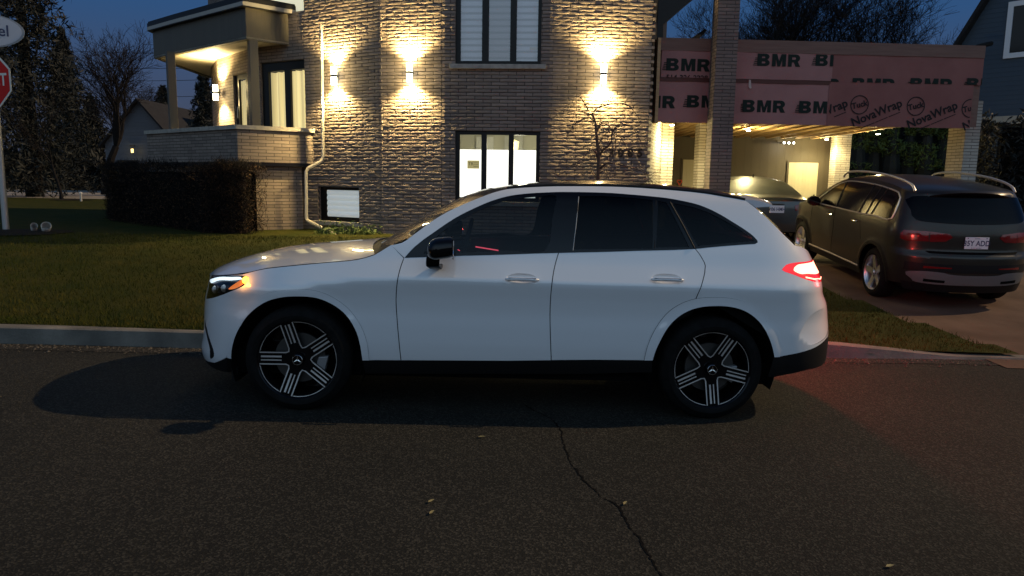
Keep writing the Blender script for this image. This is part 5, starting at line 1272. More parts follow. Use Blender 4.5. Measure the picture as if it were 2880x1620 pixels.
for sd in (-1, 1):
    GS.panel('body_side', side, GP, glb, sd, step=.05, extra=gx)
    GS.panel('side_glass', winG, M['black_gloss'], glb, sd, off=.004, step=.07)
    GS.strip('chrome_trim', winG[::2], .011, M['satin'], glb, sd, .006, True)
    for a, b in (((-.05, 1.51), (-.02, 1.11)), ((.86, 1.545), (.80, 1.12)), ((1.10, 1.538), (1.02, 1.125)), ((1.30, 1.53), (1.17, 1.14))):
        GS.strip('pillar_strip', [a, ((a[0]+b[0])/2, (a[1]+b[1])/2), b], .012, M['black_plastic'], glb, sd, .006)
    for A__, nm in ((aF, 'wheel_arch_trim'), (aR, 'wheel_arch_trim')):
        outer = [((x-cx)*1.12+cx, (z-.35)*1.12+.35) for x, z in A__ for cx in ((-1.414 if x < 0 else 1.414),)]
        GS.panel(nm, A__+list(reversed(outer)), M['black_plastic'], glb, sd, off=.012, step=.03)
    GS.panel('rocker', [(-.98, .335), (.98, .335), (.98, .24), (-.98, .24)], M['black_plastic'], glb, sd, off=.004, step=.08)
    GS.strip('sill_trim', [(-.97, .36), (0, .36), (.97, .36)], .013, M['satin'], glb, sd, .008)
    GS.strip('door_seam', cr([(-.05, 1.10), (-.02, .8), (-.06, .5), (-.05, .36)], .08), .004, M['void'], glb, sd, -.001)
    GS.strip('door_seam', cr([(.84, 1.12), (.92, .95), (.98, .76)], .06), .004, M['void'], glb, sd, -.001)
    GS.strip('door_seam', cr([(-.95, 1.08), (-.98, .8), (-.92, .5), (-.9, .36)], .08), .004, M['void'], glb, sd, -.001)
    for x, z in ((-.18, .985), (.74, 1.0)):
        h = MB(); h.tube([GS.pt(x-.11+.022*k, z, sd, .012+.03*sin(pi*k/10)) for k in range(11)], .014, 8); h.build('door_handle', M['chrome'], glb, True)
    # roof rail
    h = MB(); h.tube(cr([(-.35, sd*.69, 1.565), (-.25, sd*.70, 1.635), (.1, sd*.69, 1.685), (.7, sd*.68, 1.705), (1.2, sd*.675, 1.69), (1.6, sd*.665, 1.65), (1.78, sd*.66, 1.60), (1.84, sd*.66, 1.545)], .08), .017, 8); h.build('roof_rail', M['satin'], glb, True)
    # mirror
    h = MB(); vs = []; n = 14; prof = [(-.10, .02, .02), (-.08, .075, .06), (-.03, .10, .08), (.04, .105, .085), (.07, .095, .078)]
    for xx, ry, rz in prof:
        for k in range(n): t = 2*pi*k/n; vs.append((-.68+xx, sd*1.02+ry*cos(t), 1.14+rz*sin(t)))
    h.add(vs, [(i*n+k, i*n+(k+1) % n, (i+1)*n+(k+1) % n, (i+1)*n+k) for i in range(4) for k in range(n)]+[tuple(range(n-1, -1, -1)), tuple(4*n+k for k in range(n))])
    h.tube([(-.68, sd*.98, 1.09), (-.70, sd*.86, 1.08)], .03, 8); h.build('mirror', M['black_gloss'], glb, True)
    h = MB(); h.lathe([(sd*.80, .42), (sd*.45, .42), (sd*.45, .02)], (-1.414, 0, .35), 'y', 30, -.3, pi+.3); h.lathe([(sd*.80, .42), (sd*.45, .42), (sd*.45, .02)], (1.414, 0, .35), 'y', 30, -.3, pi+.3); h.build('arch_liner', M['void'], glb, True)
    for cx, rt_ in ((-1.414, .3), (1.414, .55)): wheel(glb, (cx, sd*.895, .35), sd, .352, .245, .235, 'five', rt_)
    # tail lamps: wrap from flank to hatch
    GS.panel('tail_light', [(1.98, .93), (1.97, 1.0), (2.0, 1.045), (XG(1.04), 1.05), (XG(.92), .92), (2.05, .905)], M['red_lamp_off'], glb, sd, off=.008, step=.03)
    y0, y1 = (.56, .30)
    GS.endpanel('tail_light', [(sd*y0, 1.05), (sd*y0, .915), (sd*.38, .93), (sd*y1, .985), (sd*.34, 1.03)][::1 if sd > 0 else -1], M['red_lamp_off'], glb, GT, .008, step=.04)
    GS.endpanel('reflector', [(sd*.62, .605), (sd*.62, .575), (sd*.30, .585), (sd*.30, .60)][::1 if sd > 0 else -1], M['red_lamp_off'], glb, GT, .008, step=.05)
    GS.endpanel('exhaust_tip', [(sd*.60, .435), (sd*.60, .395), (sd*.36, .39), (sd*.36, .425)][::1 if sd > 0 else -1], M['void'], glb, GT, .016, step=.05)
GS.endpanel('rear_body', [(-.56, 1.49), (.56, 1.49), (.56, .34), (-.56, .34)], GP, glb, GT, step=.045)
GS.endpanel('rear_window', cr([(-.69, 1.475), (.0, 1.49), (.69, 1.475), (.735, 1.30), (.70, 1.19), (.45, 1.165), (0, 1.155), (-.45, 1.165), (-.70, 1.19), (-.735, 1.30)], .06, True), M['dark_glass'], glb, GT, .008, step=.05)
GS.endpanel('hatch_recess', [(-.60, .80), (.60, .80), (.56, .77), (-.56, .77)], M['void'], glb, GT, .004)
GS.endpanel('bumper_valance', [(-.80, .64), (.80, .64), (.80, .53), (-.80, .53)], M['black_plastic'], glb, GT, .006, step=.05)
GS.endpanel('bumper_valance', [(-.80, .37), (.80, .37), (.76, .26), (-.76, .26)], M['black_plastic'], glb, GT, .004, step=.05)
GS.endpanel('skid_plate', cr([(-.78, .50), (-.62, .535), (-.40, .53), (-.25, .505), (.25, .505), (.40, .53), (.62, .535), (.78, .50), (.72, .42), (.55, .37), (-.55, .37), (-.72, .42)], .05, True), P('skid', (.20, .205, .21), .45, .6), glb, GT, .014, step=.04)
pl_ = MB(); pxr = GS.onend(.1, .92, GT).x; pl_.box((pxr+.012, 0, .92), (.008, .305, .155)); po = pl_.build('number_plate', M['plate'], glb, bevel=.003)
m = MB(); place_text(m, '35Y ADD', .098, (pxr+.0175, 0, .915), (0, 1, 0), (0, 0, 1), bold=.002, sx=.86)
for z in (.982, .858): place_text(m, 'Québec' if z > .95 else 'Je me souviens', .022, (pxr+.0175, 0, z), (0, 1, 0), (0, 0, 1))
m.build('lettering', M['plate_ink'], po)
m = MB()
for sd in (-1, 1): m.box((pxr+.017, sd*.12, .983), (.003, .014, .01))
m.build('plate_screws', M['plate_ink'], po)
gr = [((-1.12, 1.06), (-1.35, 1.06)), ((-.80, 1.25), (-1.02, 1.25)), ((-.45, 1.44), (-.62, 1.455)), ((-.15, 1.545), (-.28, 1.585))]
span('windscreen', gr, M['black_gloss'], glb, glw, p=2.2, vlim=.995)
span('roof', [((-.15, 1.545), (-.28, 1.585)), ((.1, 1.585), (.05, 1.645)), ((.6, 1.605), (.6, 1.672)), ((1.1, 1.595), (1.1, 1.665)), ((1.55, 1.565), (1.58, 1.64)), ((1.80, 1.525), (1.90, 1.60)), ((1.90, 1.50), (2.03, 1.575)), ((1.93, 1.485), (2.07, 1.55))], GP, glb, glw, p=2.5, vlim=.997)
span('roof_edge', [((1.93, 1.485), (2.07, 1.55)), ((1.93, 1.47), (2.04, 1.50)), ((1.92, 1.46), (2.0, 1.48))], M['black_gloss'], glb, glw, p=2.5, vlim=.995)
span('bonnet', [((-2.22, .80), (-2.30, .80)), ((-2.0, .93), (-2.1, .97)), ((-1.6, 1.02), (-1.65, 1.07)), ((-1.12, 1.06), (-1.35, 1.10))], GP, glb, glw, p=2.2)
m = MB(); m.box((0, 0, .33), (4.1, 1.5, .12)); m.box((.3, 0, .75), (2.6, 1.45, .7)); m.build('underbody', M['void'], glb)

sdw = make_w([.15, .3, .5, .75, .88, .95, 1.02, 1.15, 1.30, 1.38, 1.44], [.84, .89, .915, .925, .915, .90, .865, .80, .72, .66, .5],
             lambda z: -2.40, pchip([.2, .5, .8, .95, 1.1], [2.36, 2.42, 2.41, 2.38, 2.36]), -1.4, 1.75, 3, 3.6, (-1.44, 1.44), .1)
SS = Shell(sdw); ST = (1.7, 2.8)
sed = thing('silver_sedan', 'silver sedan with fogged rear window parked under the carport', 'car', (5.52, 18.05, .365), rot=(0, .006, R(-90)))
SP = M['silver_paint']; XS = lambda z: SS.xend(.56, z, *ST)
aF, aR = arc(-1.44, .375), arc(1.44, .375)
srail = cr([(-1.15, .97), (-.75, 1.18), (-.30, 1.345), (.1, 1.39), (.6, 1.385), (.95, 1.33), (1.35, 1.17), (1.70, 1.00), (2.0, .975), (2.25, .955)], .05)
sside = [(-2.25, .3), (-1.82, .3)]+aF+[(-1.05, .28), (1.05, .28)]+aR+[(1.82, .32)]+[(XS(.3+.05*k), .3+.05*k) for k in range(14)]+list(reversed(srail))+cr([(-1.15, .97), (-1.7, .90), (-2.2, .72)], .06)[1:]+[(-2.3, .5)]
swin = cr([(-.92, 1.0), (-.55, 1.20), (-.2, 1.325), (.2, 1.355), (.6, 1.345), (.88, 1.29), (1.15, 1.15), (1.22, 1.03), (.6, .99), (-.2, .975)], .05, True)
for sd in (-1, 1):
    SS.panel('body_side', sside, SP, sed, sd, step=.06, extra=[(XS(.35+.05*k)-d, .35+.05*k) for k in range(13) for d in (.02, .05, .09, .14)])
    SS.panel('side_glass', swin, M['black_gloss'], sed, sd, off=.004, step=.08); SS.strip('chrome_trim', swin[::2], .008, M['chrome'], sed, sd, .006, True)
    h = MB(); vs = []; n = 12
    for xx, ry, rz in ((-.08, .02, .02), (-.05, .09, .06), (.04, .10, .07), (.06, .09, .065)):
        for k in range(n): t = 2*pi*k/n; vs.append((-.72+xx, sd*1.0+ry*cos(t), 1.04+rz*sin(t)))
    h.add(vs, [(i*n+k, i*n+(k+1) % n, (i+1)*n+(k+1) % n, (i+1)*n+k) for i in range(3) for k in range(n)]+[tuple(range(n-1, -1, -1)), tuple(3*n+k for k in range(n))]); h.build('mirror', SP, sed, True)
    for cx in (-1.44, 1.44): wheel(sed, (cx, sd*.90, .335), sd, .335, .23, .22, 'five', .4)
    SS.panel('tail_light', [(1.98, .88), (2.0, .915), (XS(.91), .91), (XS(.74), .74), (2.12, .76)], M['red_lamp_off'], sed, sd, off=.008, step=.03)
    SS.endpanel('tail_light', [(sd*.56, .905), (sd*.56, .745), (sd*.42, .75), (sd*.40, .86)][::1 if sd > 0 else -1], M['red_lamp_off'], sed, ST, .008, step=.04)
SS.endpanel('rear_body', [(-.56, .945), (.56, .945), (.56, .3), (-.56, .3)], SP, sed, ST, step=.05)
pxr = SS.onend(.1, .78, ST).x; pl_ = MB(); pl_.box((pxr+.012, .02, .78), (.008, .305, .155)); po = pl_.build('number_plate', M['plate'], sed, bevel=.003)
m = MB(); place_text(m, 'Y06 HMH', .098, (pxr+.0175, .02, .775), (0, 1, 0), (0, 0, 1), bold=.002, sx=.86); m.build('lettering', M['plate_ink'], po)
m = MB(); m.box((pxr+.01, 0, .885), (.01, .34, .018)); m.build('boot_trim', M['chrome'], sed)
span('boot_lid', [((1.62, 1.035), (1.72, 1.075)), ((1.70, 1.00), (1.80, 1.06)), ((2.0, .975), (2.1, 1.045)), ((2.25, .955), (2.37, 1.02)), ((2.28, .945), (2.41, .97))], M['silver_paint'], sed, sdw, p=2.6)
M['fog'] = noisy('fogged_glass', (.10, .11, .09), (.045, .05, .04), 2.0, .42, 0)
span('rear_window', [((.95, 1.33), (.98, 1.415)), ((1.35, 1.17), (1.38, 1.25)), ((1.62, 1.035), (1.72, 1.075))], M['fog'], sed, sdw, p=2.4)
span('roof', [((-.30, 1.345), (-.35, 1.41)), ((.1, 1.39), (.1, 1.46)), ((.6, 1.385), (.62, 1.465)), ((.95, 1.33), (.98, 1.415))], SP, sed, sdw, p=2.5)
span('windscreen', [((-1.15, .97), (-1.35, .98)), ((-.75, 1.18), (-.9, 1.2)), ((-.30, 1.345), (-.35, 1.41))], M['black_gloss'], sed, sdw, p=2.2)
span('bonnet', [((-2.2, .72), (-2.38, .70)), ((-1.7, .90), (-1.75, .95)), ((-1.15, .97), (-1.35, 1.0))], SP, sed, sdw, p=2.2)
m = MB(); m.add([(.66, -.008, 1.455), (.82, -.008, 1.445), (.82, .008, 1.445), (.66, .008, 1.455), (.83, 0, 1.52)], [(0, 1, 4), (1, 2, 4), (2, 3, 4), (3, 0, 4), (3, 2, 1, 0)]); m.build('roof_aerial', M['black_plastic'], sed)
m = MB(); m.box((0, 0, .35), (4.0, 1.5, .2)); m.build('underbody', M['void'], sed)

# ------------------------------------------------------------------ trees, hedges, neighbours
def seg_tube(vs, fs, p, q, r0, r1, n=3):
    d = (q-p)
    if d.length < 1e-5: return
    d.normalize(); a = d.orthogonal().normalized(); b = d.cross(a); k = len(vs)
    for c, r in ((p, r0), (q, r1)):
        for i in range(n): t = 2*pi*i/n; vs.append(c+(a*cos(t)+b*sin(t))*r)
    for i in range(n): fs.append((k+i, k+(i+1) % n, k+n+(i+1) % n, k+n+i))
def bare_tree(name, label, base, height, spread, seed, trunk_r=.2, levels=5, mat=None, lean=(0, 0), group='bare trees', forks=3, first=.25, minr=.008, cat='tree'):
    rg = random.Random(seed); tv, tf, cv, cf = [], [], [], []
    t = thing(name, label, cat, base, group)
    def grow(p, d, L, r, lv):
        n = 4 if lv < 2 else 3; step = L/n; vs, fs = (tv, tf) if lv == 0 else (cv, cf)
        for i in range(n):
            d = (d+Vector((rg.gauss(0, .10+.05*lv), rg.gauss(0, .10+.05*lv), rg.gauss(.03, .05)))).normalized()
            q = p+d*step; r2 = max(r*(1-.13), minr*.7); seg_tube(vs, fs, p, q, r, r2, 7 if lv == 0 else 4 if lv < 3 else 3); p = q; r = r2
            if lv > 0 and lv < levels and rg.random() < .62: branch(p, d, L*.62, r*.52, lv+1)
        if lv < levels:
            for k in range(forks if lv else forks+1): branch(p, d, L*rg.uniform(.62, .85), r*.72, lv+1)
    def branch(p, d, L, r, lv):
        ax = d.orthogonal().normalized(); ax.rotate(Matrix.Rotation(rg.uniform(0, 6.28), 3, d)); ang = rg.uniform(.25, .75)*spread
        nd = d.copy(); nd.rotate(Matrix.Rotation(ang, 3, ax)); nd = (nd+Vector((0, 0, .12))).normalized(); grow(p, nd, L, max(r, minr), lv)
    grow(Vector((0, 0, 0)), Vector((lean[0], lean[1], 1)).normalized(), height*first, trunk_r, 0)
    m = MB(); m.v = [tuple(v) for v in tv]; m.f = tf; m.uv = [None]*len(tf); m.build('trunk', mat or M['bark'], t, fix=False)
    m = MB(); m.v = [tuple(v) for v in cv]; m.f = cf; m.uv = [None]*len(cf); m.build('crown', mat or M['bark'], t, fix=False)
    return t
def on_ground(px, Y, z): p = at(px, 500, Y); return (p.x, p.y, z)
bare_tree('bare_tree', 'largest bare spreading tree on the left, between the dark conifers and the balcony', on_ground(296, 42, .5), 13, .95, 3, .30, 5, first=.22)
bare_tree('bare_tree', 'smaller bare tree just left of the balcony post, beside the pale gabled house', on_ground(388, 50, .5), 9.5, .85, 5, .2, 5, first=.25)
bare_tree('bare_tree', 'bare tree rising directly behind the tall dark brick pillar', on_ground(2085, 36, .4), 15, .9, 8, .24, 5, first=.30)
bare_tree('bare_tree', 'dense many-stemmed bare tree behind the middle of the carport roof', on_ground(2250, 40, .4), 17, 1.0, 21, .3, 5, first=.24, forks=4)
bare_tree('bare_tree', 'bare tree with slanting limbs above the printed sheeting', on_ground(2390, 38, .4), 13.5, .9, 13, .22, 5, first=.28)
bare_tree('bare_tree', 'slim bare tree standing alone against the sky left of the blue-grey house', on_ground(2560, 37, .4), 11.0, .75, 17, .17, 5, first=.34)
bare_tree('bare_tree', 'low bare tree nearest the blue-grey house gable', on_ground(2660, 40, .4), 10.3, .95, 29, .17, 5, first=.32)
bare_tree('bare_tree', 'bare tree seen between the brick house corner and the pillar', on_ground(1930, 44, .4), 12.6, .95, 31, .2, 5, first=.3)
# broken limb lying on the carport roof
m = MB(); m.tube([at(1932, 126, 15.6), at(1950, 112, 15.6), at(1968, 99, 15.7), at(1985, 84, 15.7)], [.06, .055, .05, .03], 6); m.tube([at(1940, 120, 15.6), at(1939, 112, 15.6)], [.04, .02], 5)
o = m.build('fallen_limb', M['bark']); tag(o, 'broken dark limb lying on the carport roof left of the pillar', 'branch')
# small ornamental tree in front of the facade, drawn along its own limbs
TB = at(1682, 640, 13.35); TB.z = .5
orn = thing('ornamental_tree', 'small bare weeping tree in front of the brick wall beside the house number', 'tree', tuple(TB)); tb = tuple(TB)
def limb(pts, org, sc, Y, dy, r0, r1, mb, n=5):
    L_ = [at(x/sc+org[0], y/sc+org[1], Y+dy*i/max(1, len(pts)-1)) for i, (x, y) in enumerate(pts)]
    L_ = [Vector(p) for p in cr([tuple(p) for p in L_], .06)]; k = len(L_)
    mb.tube(L_, [r0+(r1-r0)*i/(k-1) for i in range(k)], n); return L_
O1, S1 = (1540, 360), 8.587; O2, S2 = (1600, 0), 2.898
tr = MB(); main = limb([(1235, 2300), (1225, 1500), (1215, 1290), (1225, 1000), (1240, 700), (1215, 500), (1190, 250), (1172, 0), (1150, -150), (1080, -330)], O1, S1, 13.35, -.1, .05, .018, tr, 8)
tr.build('trunk', M['bark_near'], orn, True, rel=tb)
cw = MB(); limbs = []
for pts, o_, s_, dy, r0 in (
    ([(1270, 660), (1340, 520), (1450, 450), (1540, 330), (1555, 150), (1600, 50), (1700, -20), (1800, -60)], O1, S1, -.35, .022),
    ([(1270, 980), (1370, 890), (1500, 850), (1650, 865), (1800, 900), (2000, 950), (2200, 1010), (2350, 1090), (2420, 1150), (2470, 1260)], O1, S1, -.5, .018),
    ([(2420, 1150), (2490, 1135), (2560, 1100)], O1, S1, -.1, .006), ([(2440, 1180), (2520, 1280), (2560, 1360)], O1, S1, -.1, .006),
    ([(1230, 760), (1190, 680), (1150, 560), (1060, 520), (980, 580), (900, 680), (780, 780), (600, 880), (480, 970), (420, 1040), (330, 1100), (250, 1150)], O1, S1, -.4, .016),
    ([(1200, 1220), (1170, 1180), (1080, 1080), (1035, 960), (1045, 800), (1040, 680)], O1, S1, .2, .014),
    ([(1265, 1080), (1330, 1050), (1400, 1080), (1450, 1160), (1500, 1270)], O1, S1, -.2, .012),
    ([(190, 930), (230, 880), (290, 860), (360, 842), (440, 845), (500, 870), (560, 950), (590, 1000)], O2, S2, -.3, .014),
    ([(160, 905), (130, 850), (100, 800), (60, 780)], O2, S2, .2, .012), ([(185, 935), (100, 910), (20, 905), (-60, 912), (-120, 950)], O2, S2, -.3, .012),
    ([(215, 1000), (160, 960), (60, 1000), (0, 1080), (-30, 1150)], O2, S2, -.35, .012), ([(225, 1090), (260, 1010), (300, 1010), (350, 1060), (380, 1150), (370, 1260)], O2, S2, -.4, .013),
    ([(350, 1070), (420, 1010), (500, 1030), (560, 1100), (600, 1190)], O2, S2, -.3, .010), ([(240, 1180), (300, 1090), (350, 1080), (430, 1130), (480, 1230)], O2, S2, -.2, .010)):
    limbs.append(limb(pts, o_, s_, 13.32, dy, r0, .004, cw))
rg = random.Random(4); vs = []; fs = []
for Lm in limbs+[main[len(main)//2:]]:
    for _ in range(int(len(Lm)*1.3)):
        p = rg.choice(Lm).copy(); d = Vector((rg.gauss(0, 1), rg.gauss(0, .7), rg.gauss(.25, .6))).normalized(); r = .004
        for k in range(rg.randint(3, 7)):
            d = (d+Vector((rg.gauss(0, .28), rg.gauss(0, .2), -.13+rg.gauss(0, .15)))).normalized(); q = p+d*rg.uniform(.04, .09); seg_tube(vs, fs, p, q, r, r*.85); p = q; r *= .85
            if rg.random() < .25:
                e = (d+Vector((rg.gauss(0, .6), rg.gauss(0, .4), rg.gauss(0, .5)))).normalized(); seg_tube(vs, fs, p, p+e*.09, r*.8, r*.5)
cw.add(vs, fs); cw.build('crown', M['bark_near'], orn, rel=tb)
# foliage clouds
def leaf_mat(name, a, b, scale=2.5):
    m = noisy(name, a, b, scale, .75, 0, detail=3); return m
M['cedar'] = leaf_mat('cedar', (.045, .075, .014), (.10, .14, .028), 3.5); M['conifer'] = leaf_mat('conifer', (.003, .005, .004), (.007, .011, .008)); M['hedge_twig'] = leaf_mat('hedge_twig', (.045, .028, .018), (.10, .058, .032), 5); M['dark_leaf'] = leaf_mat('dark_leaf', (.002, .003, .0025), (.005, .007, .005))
M['weed'] = leaf_mat('weed', (.05, .085, .02), (.10, .14, .03), 6)
def leaves(pts, size, seed, rg=None, flat=.5):
    rg = random.Random(seed); vs = []; fs = []
    for p in pts:
        n = Vector((rg.gauss(0, 1), rg.gauss(0, 1), rg.gauss(0, 1))).normalized(); a = n.orthogonal().normalized(); a.rotate(Matrix.Rotation(rg.uniform(0, 6.28), 3, n)); b = n.cross(a)
        s = size*rg.uniform(.6, 1.4); k = len(vs); P_ = Vector(p)
        vs += [P_-a*s, P_+b*s*flat*.5, P_+a*s, P_-b*s*flat*.5]; fs.append((k, k+1, k+2, k+3))
    return vs, fs
def add_leaves(m, pts, size, seed, flat=.5): m.add(*leaves(pts, size, seed, flat=flat))
# clipped brown hedge under the balcony parapet
hp = [at(300, 450, 18.2), at(352, 560, 16.9), at(520, 600, 14.6), at(668, 640, 13.45), at(722, 640, 13.75)]
hedge = thing('clipped_hedge', 'wide dark clipped hedge, mostly leafless, under the balcony', 'hedge', (hp[2].x, hp[2].y+.5, .5)); hl_ = (hp[2].x, hp[2].y+.5, .5)
rg = random.Random(9); pts = []; tw_v, tw_f = [], []
fr_ = [xy(at(296, 555, 18.7)), xy(at(312, 575, 17.1)), xy(at(560, 632, 13.95)), xy(at(700, 645, 13.8))]; bk_ = [(fr_[0][0]+.7, 19.3), (fr_[1][0]+.65, 17.75), (fr_[2][0]+.2, 15.1), (fr_[3][0]+.08, 14.75)]
def hedge_p(s, t, z):
    k = min(2, int(s*3)); f = s*3-k
    a = Vector(fr_[k]).lerp(Vector(fr_[k+1]), f); b = Vector(bk_[k]).lerp(Vector(bk_[k+1]), f); p = a.lerp(b, t); return Vector((p.x, p.y, z))
def hz(s): return 1.84+.05*sin(s*17)+.04*sin(s*41)
for i in range(26000):
    s = rg.random(); e = rg.random()
    t = abs(rg.gauss(0, .10)) if e < .6 else rg.random(); top = e > .88
    zz = hz(s)-abs(rg.gauss(0, .05)) if top else .5+(hz(s)-.5)*rg.random()
    z01 = (zz-.5)/1.45; p = hedge_p(min(.9999, s), min(1, t+.05*(1-z01)), zz); p += Vector((rg.gauss(0, .03), rg.gauss(0, .03), rg.gauss(0, .02)))
    if i % 2: pts.append(p)
    else:
        d = Vector((rg.gauss(0, .5), rg.gauss(-.3, .5), rg.gauss(.7, .5))).normalized(); seg_tube(tw_v, tw_f, p, p+d*rg.uniform(.06, .2), .005, .002)
m = MB(); add_leaves(m, pts, .028, 5); m.build('foliage', M['hedge_twig'], hedge, rel=hl_, fix=False)
m = MB(); m.add(tw_v, tw_f); m.build('twigs', M['bark'], hedge, rel=hl_, fix=False)
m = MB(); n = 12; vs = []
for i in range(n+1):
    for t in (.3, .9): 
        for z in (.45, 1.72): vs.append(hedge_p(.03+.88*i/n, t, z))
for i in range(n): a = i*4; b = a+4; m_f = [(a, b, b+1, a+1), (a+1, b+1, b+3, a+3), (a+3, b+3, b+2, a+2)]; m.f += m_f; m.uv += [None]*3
m.v = [tuple(v) for v in vs]; m.build('dark_core', M['void'], hedge, rel=hl_, fix=False)  # solid black core standing in for the shade inside the hedge
# cedar hedge behind the carport: separate columns
for i, (px, Y) in enumerate(((2408, 24.6), (2455, 24.9), (2503, 24.5), (2552, 24.9), (2600, 24.6), (2648, 24.9), (2694, 24.7))):
    p = at(px, 480, Y); rg = random.Random(40+i); H = rg.uniform(3.4, 3.9); b_ = (p.x, p.y, .38)
    t = thing('cedar', ('cedar closest to the back column of the carport', 'second cedar from the back column', 'third cedar from the back column, behind the carport', 'middle cedar of the row behind the carport', 'third cedar from the right-hand carport column', 'second cedar from the right-hand carport column', 'cedar partly hidden by the right-hand carport column')[i], 'cedar', b_, 'cedars behind the carport')
    pts = []
    for _ in range(2600):
        z = rg.random()**.8*H; rr_ = .46*(1-.55*(z/H)**2)*(.75+.35*sin(z*5+i)+.2*sin(z*11)); a = rg.uniform(0, 6.28); q = rr_*rg.random()**.4
        pts.append((q*cos(a), q*sin(a), z+.1))
    m = MB(); add_leaves(m, pts, .085, 60+i, .45); m.build('foliage', M['cedar'], t, fix=False)
    m = MB(); m.tube([(0, 0, -.1), (0, 0, H*.8)], [.06, .02], 6); m.build('trunk', M['bark'], t)
    m = MB(); m.lathe([(0, .30), (H*.5, .30), (H*.85, .12), (H*.9, 0)], (0, 0, 0), 'z', 9); m.build('dark_core', M['dark_leaf'], t)  # solid dark cone added inside the foliage to shut bright gaps
# dark clipped hedge at the right edge
hd = thing('side_hedge', 'tall dark hedge at the right edge below the blue-grey house', 'hedge', tuple(at(2830, 560, 17.5)[:2])+(.3,)); o = hd.location; rg = random.Random(77); pts = []
for _ in range(9000):
    x = rg.uniform(-.75, 3); y = rg.uniform(-.6, 5); z = rg.random()*2.95+.1*sin(x*6)+.1*sin(y*4)
    if rg.random() < .5: y = -.6+abs(rg.gauss(0, .12))
    elif rg.random() < .4: x = -.75+abs(rg.gauss(0, .15))
    pts.append((x+y*.62, y, z))
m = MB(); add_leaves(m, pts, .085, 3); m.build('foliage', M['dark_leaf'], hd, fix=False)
m = MB(); m.prism([(-.55, -.45), (3, -.45), (6, 4.9), (2.8, 4.9)], -.1, 2.7); m.build('dark_core', M['void'], hd)  # black block in place of the shaded depth of the foliage
# evergreens
def conifer(label, base, H, Rb, seed, n=4200, size=.22, mat=None, name='evergreen_tree'):
    t = thing(name, label, 'tree', base, 'dark evergreens'); rg = random.Random(seed); pts = []
    for _ in range(n):
        z = rg.random(); tier = (z*11) % 1; rad = Rb*(1-z)**.8*(.55+.45*(1-tier))+.05; a = rg.uniform(0, 6.28); lob = .8+.25*sin(a*5+z*23); q = rad*lob*rg.random()**.45
        pts.append((q*cos(a), q*sin(a), H*(.05+.95*z)-q*.22))
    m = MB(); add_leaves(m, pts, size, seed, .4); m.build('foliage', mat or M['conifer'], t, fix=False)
    m = MB(); m.tube([(0, 0, -.2), (0, 0, H*.95)], [Rb*.1, .02], 7); m.build('trunk', M['bark'], t)
    return t
conifer('dark spruce showing between the balcony post and the balcony wall', on_ground(584, 41, .5), 7.0, 2.1, 5, 6500, .16)
conifer('tallest dark evergreen at the left behind the street sign', on_ground(95, 36, .5), 17, 4.2, 6, 22000, .17)
conifer('dark evergreen at the far left edge of the picture', on_ground(-40, 33, .5), 15, 3.6, 7, 12000, .17)
conifer('shorter dark evergreen between the street sign and the bare tree', on_ground(200, 55, .5), 11.5, 4.0, 8, 13000, .2)
conifer('low dark evergreen beside the far pale house', on_ground(268, 58, .5), 7.2, 3.4, 9, 7000, .2)
conifer('dark evergreen behind the roofs of the far houses', on_ground(470, 75, .5), 9.8, 4.5, 10, 4200, .4)
# far hedge line across the side street
rg = random.Random(55); fh = thing('far_hedge', 'long dark hedge across the side street at the left', 'hedge', on_ground(100, 54, .5)); pts = []
for _ in range(9000):
    x = rg.uniform(-22, 5.2); pts.append((x, rg.uniform(-.5, 2), rg.random()*(2.9+.5*sin(x*.8)+.4*sin(x*2.1))))
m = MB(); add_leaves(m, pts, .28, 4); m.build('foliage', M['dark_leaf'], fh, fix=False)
m = MB(); m.box((-8.4, 1.2, 1.2), (27, 1.8, 2.2)); m.build('dark_core', M['void'], fh)  # black box painted as the shaded inside of the hedge
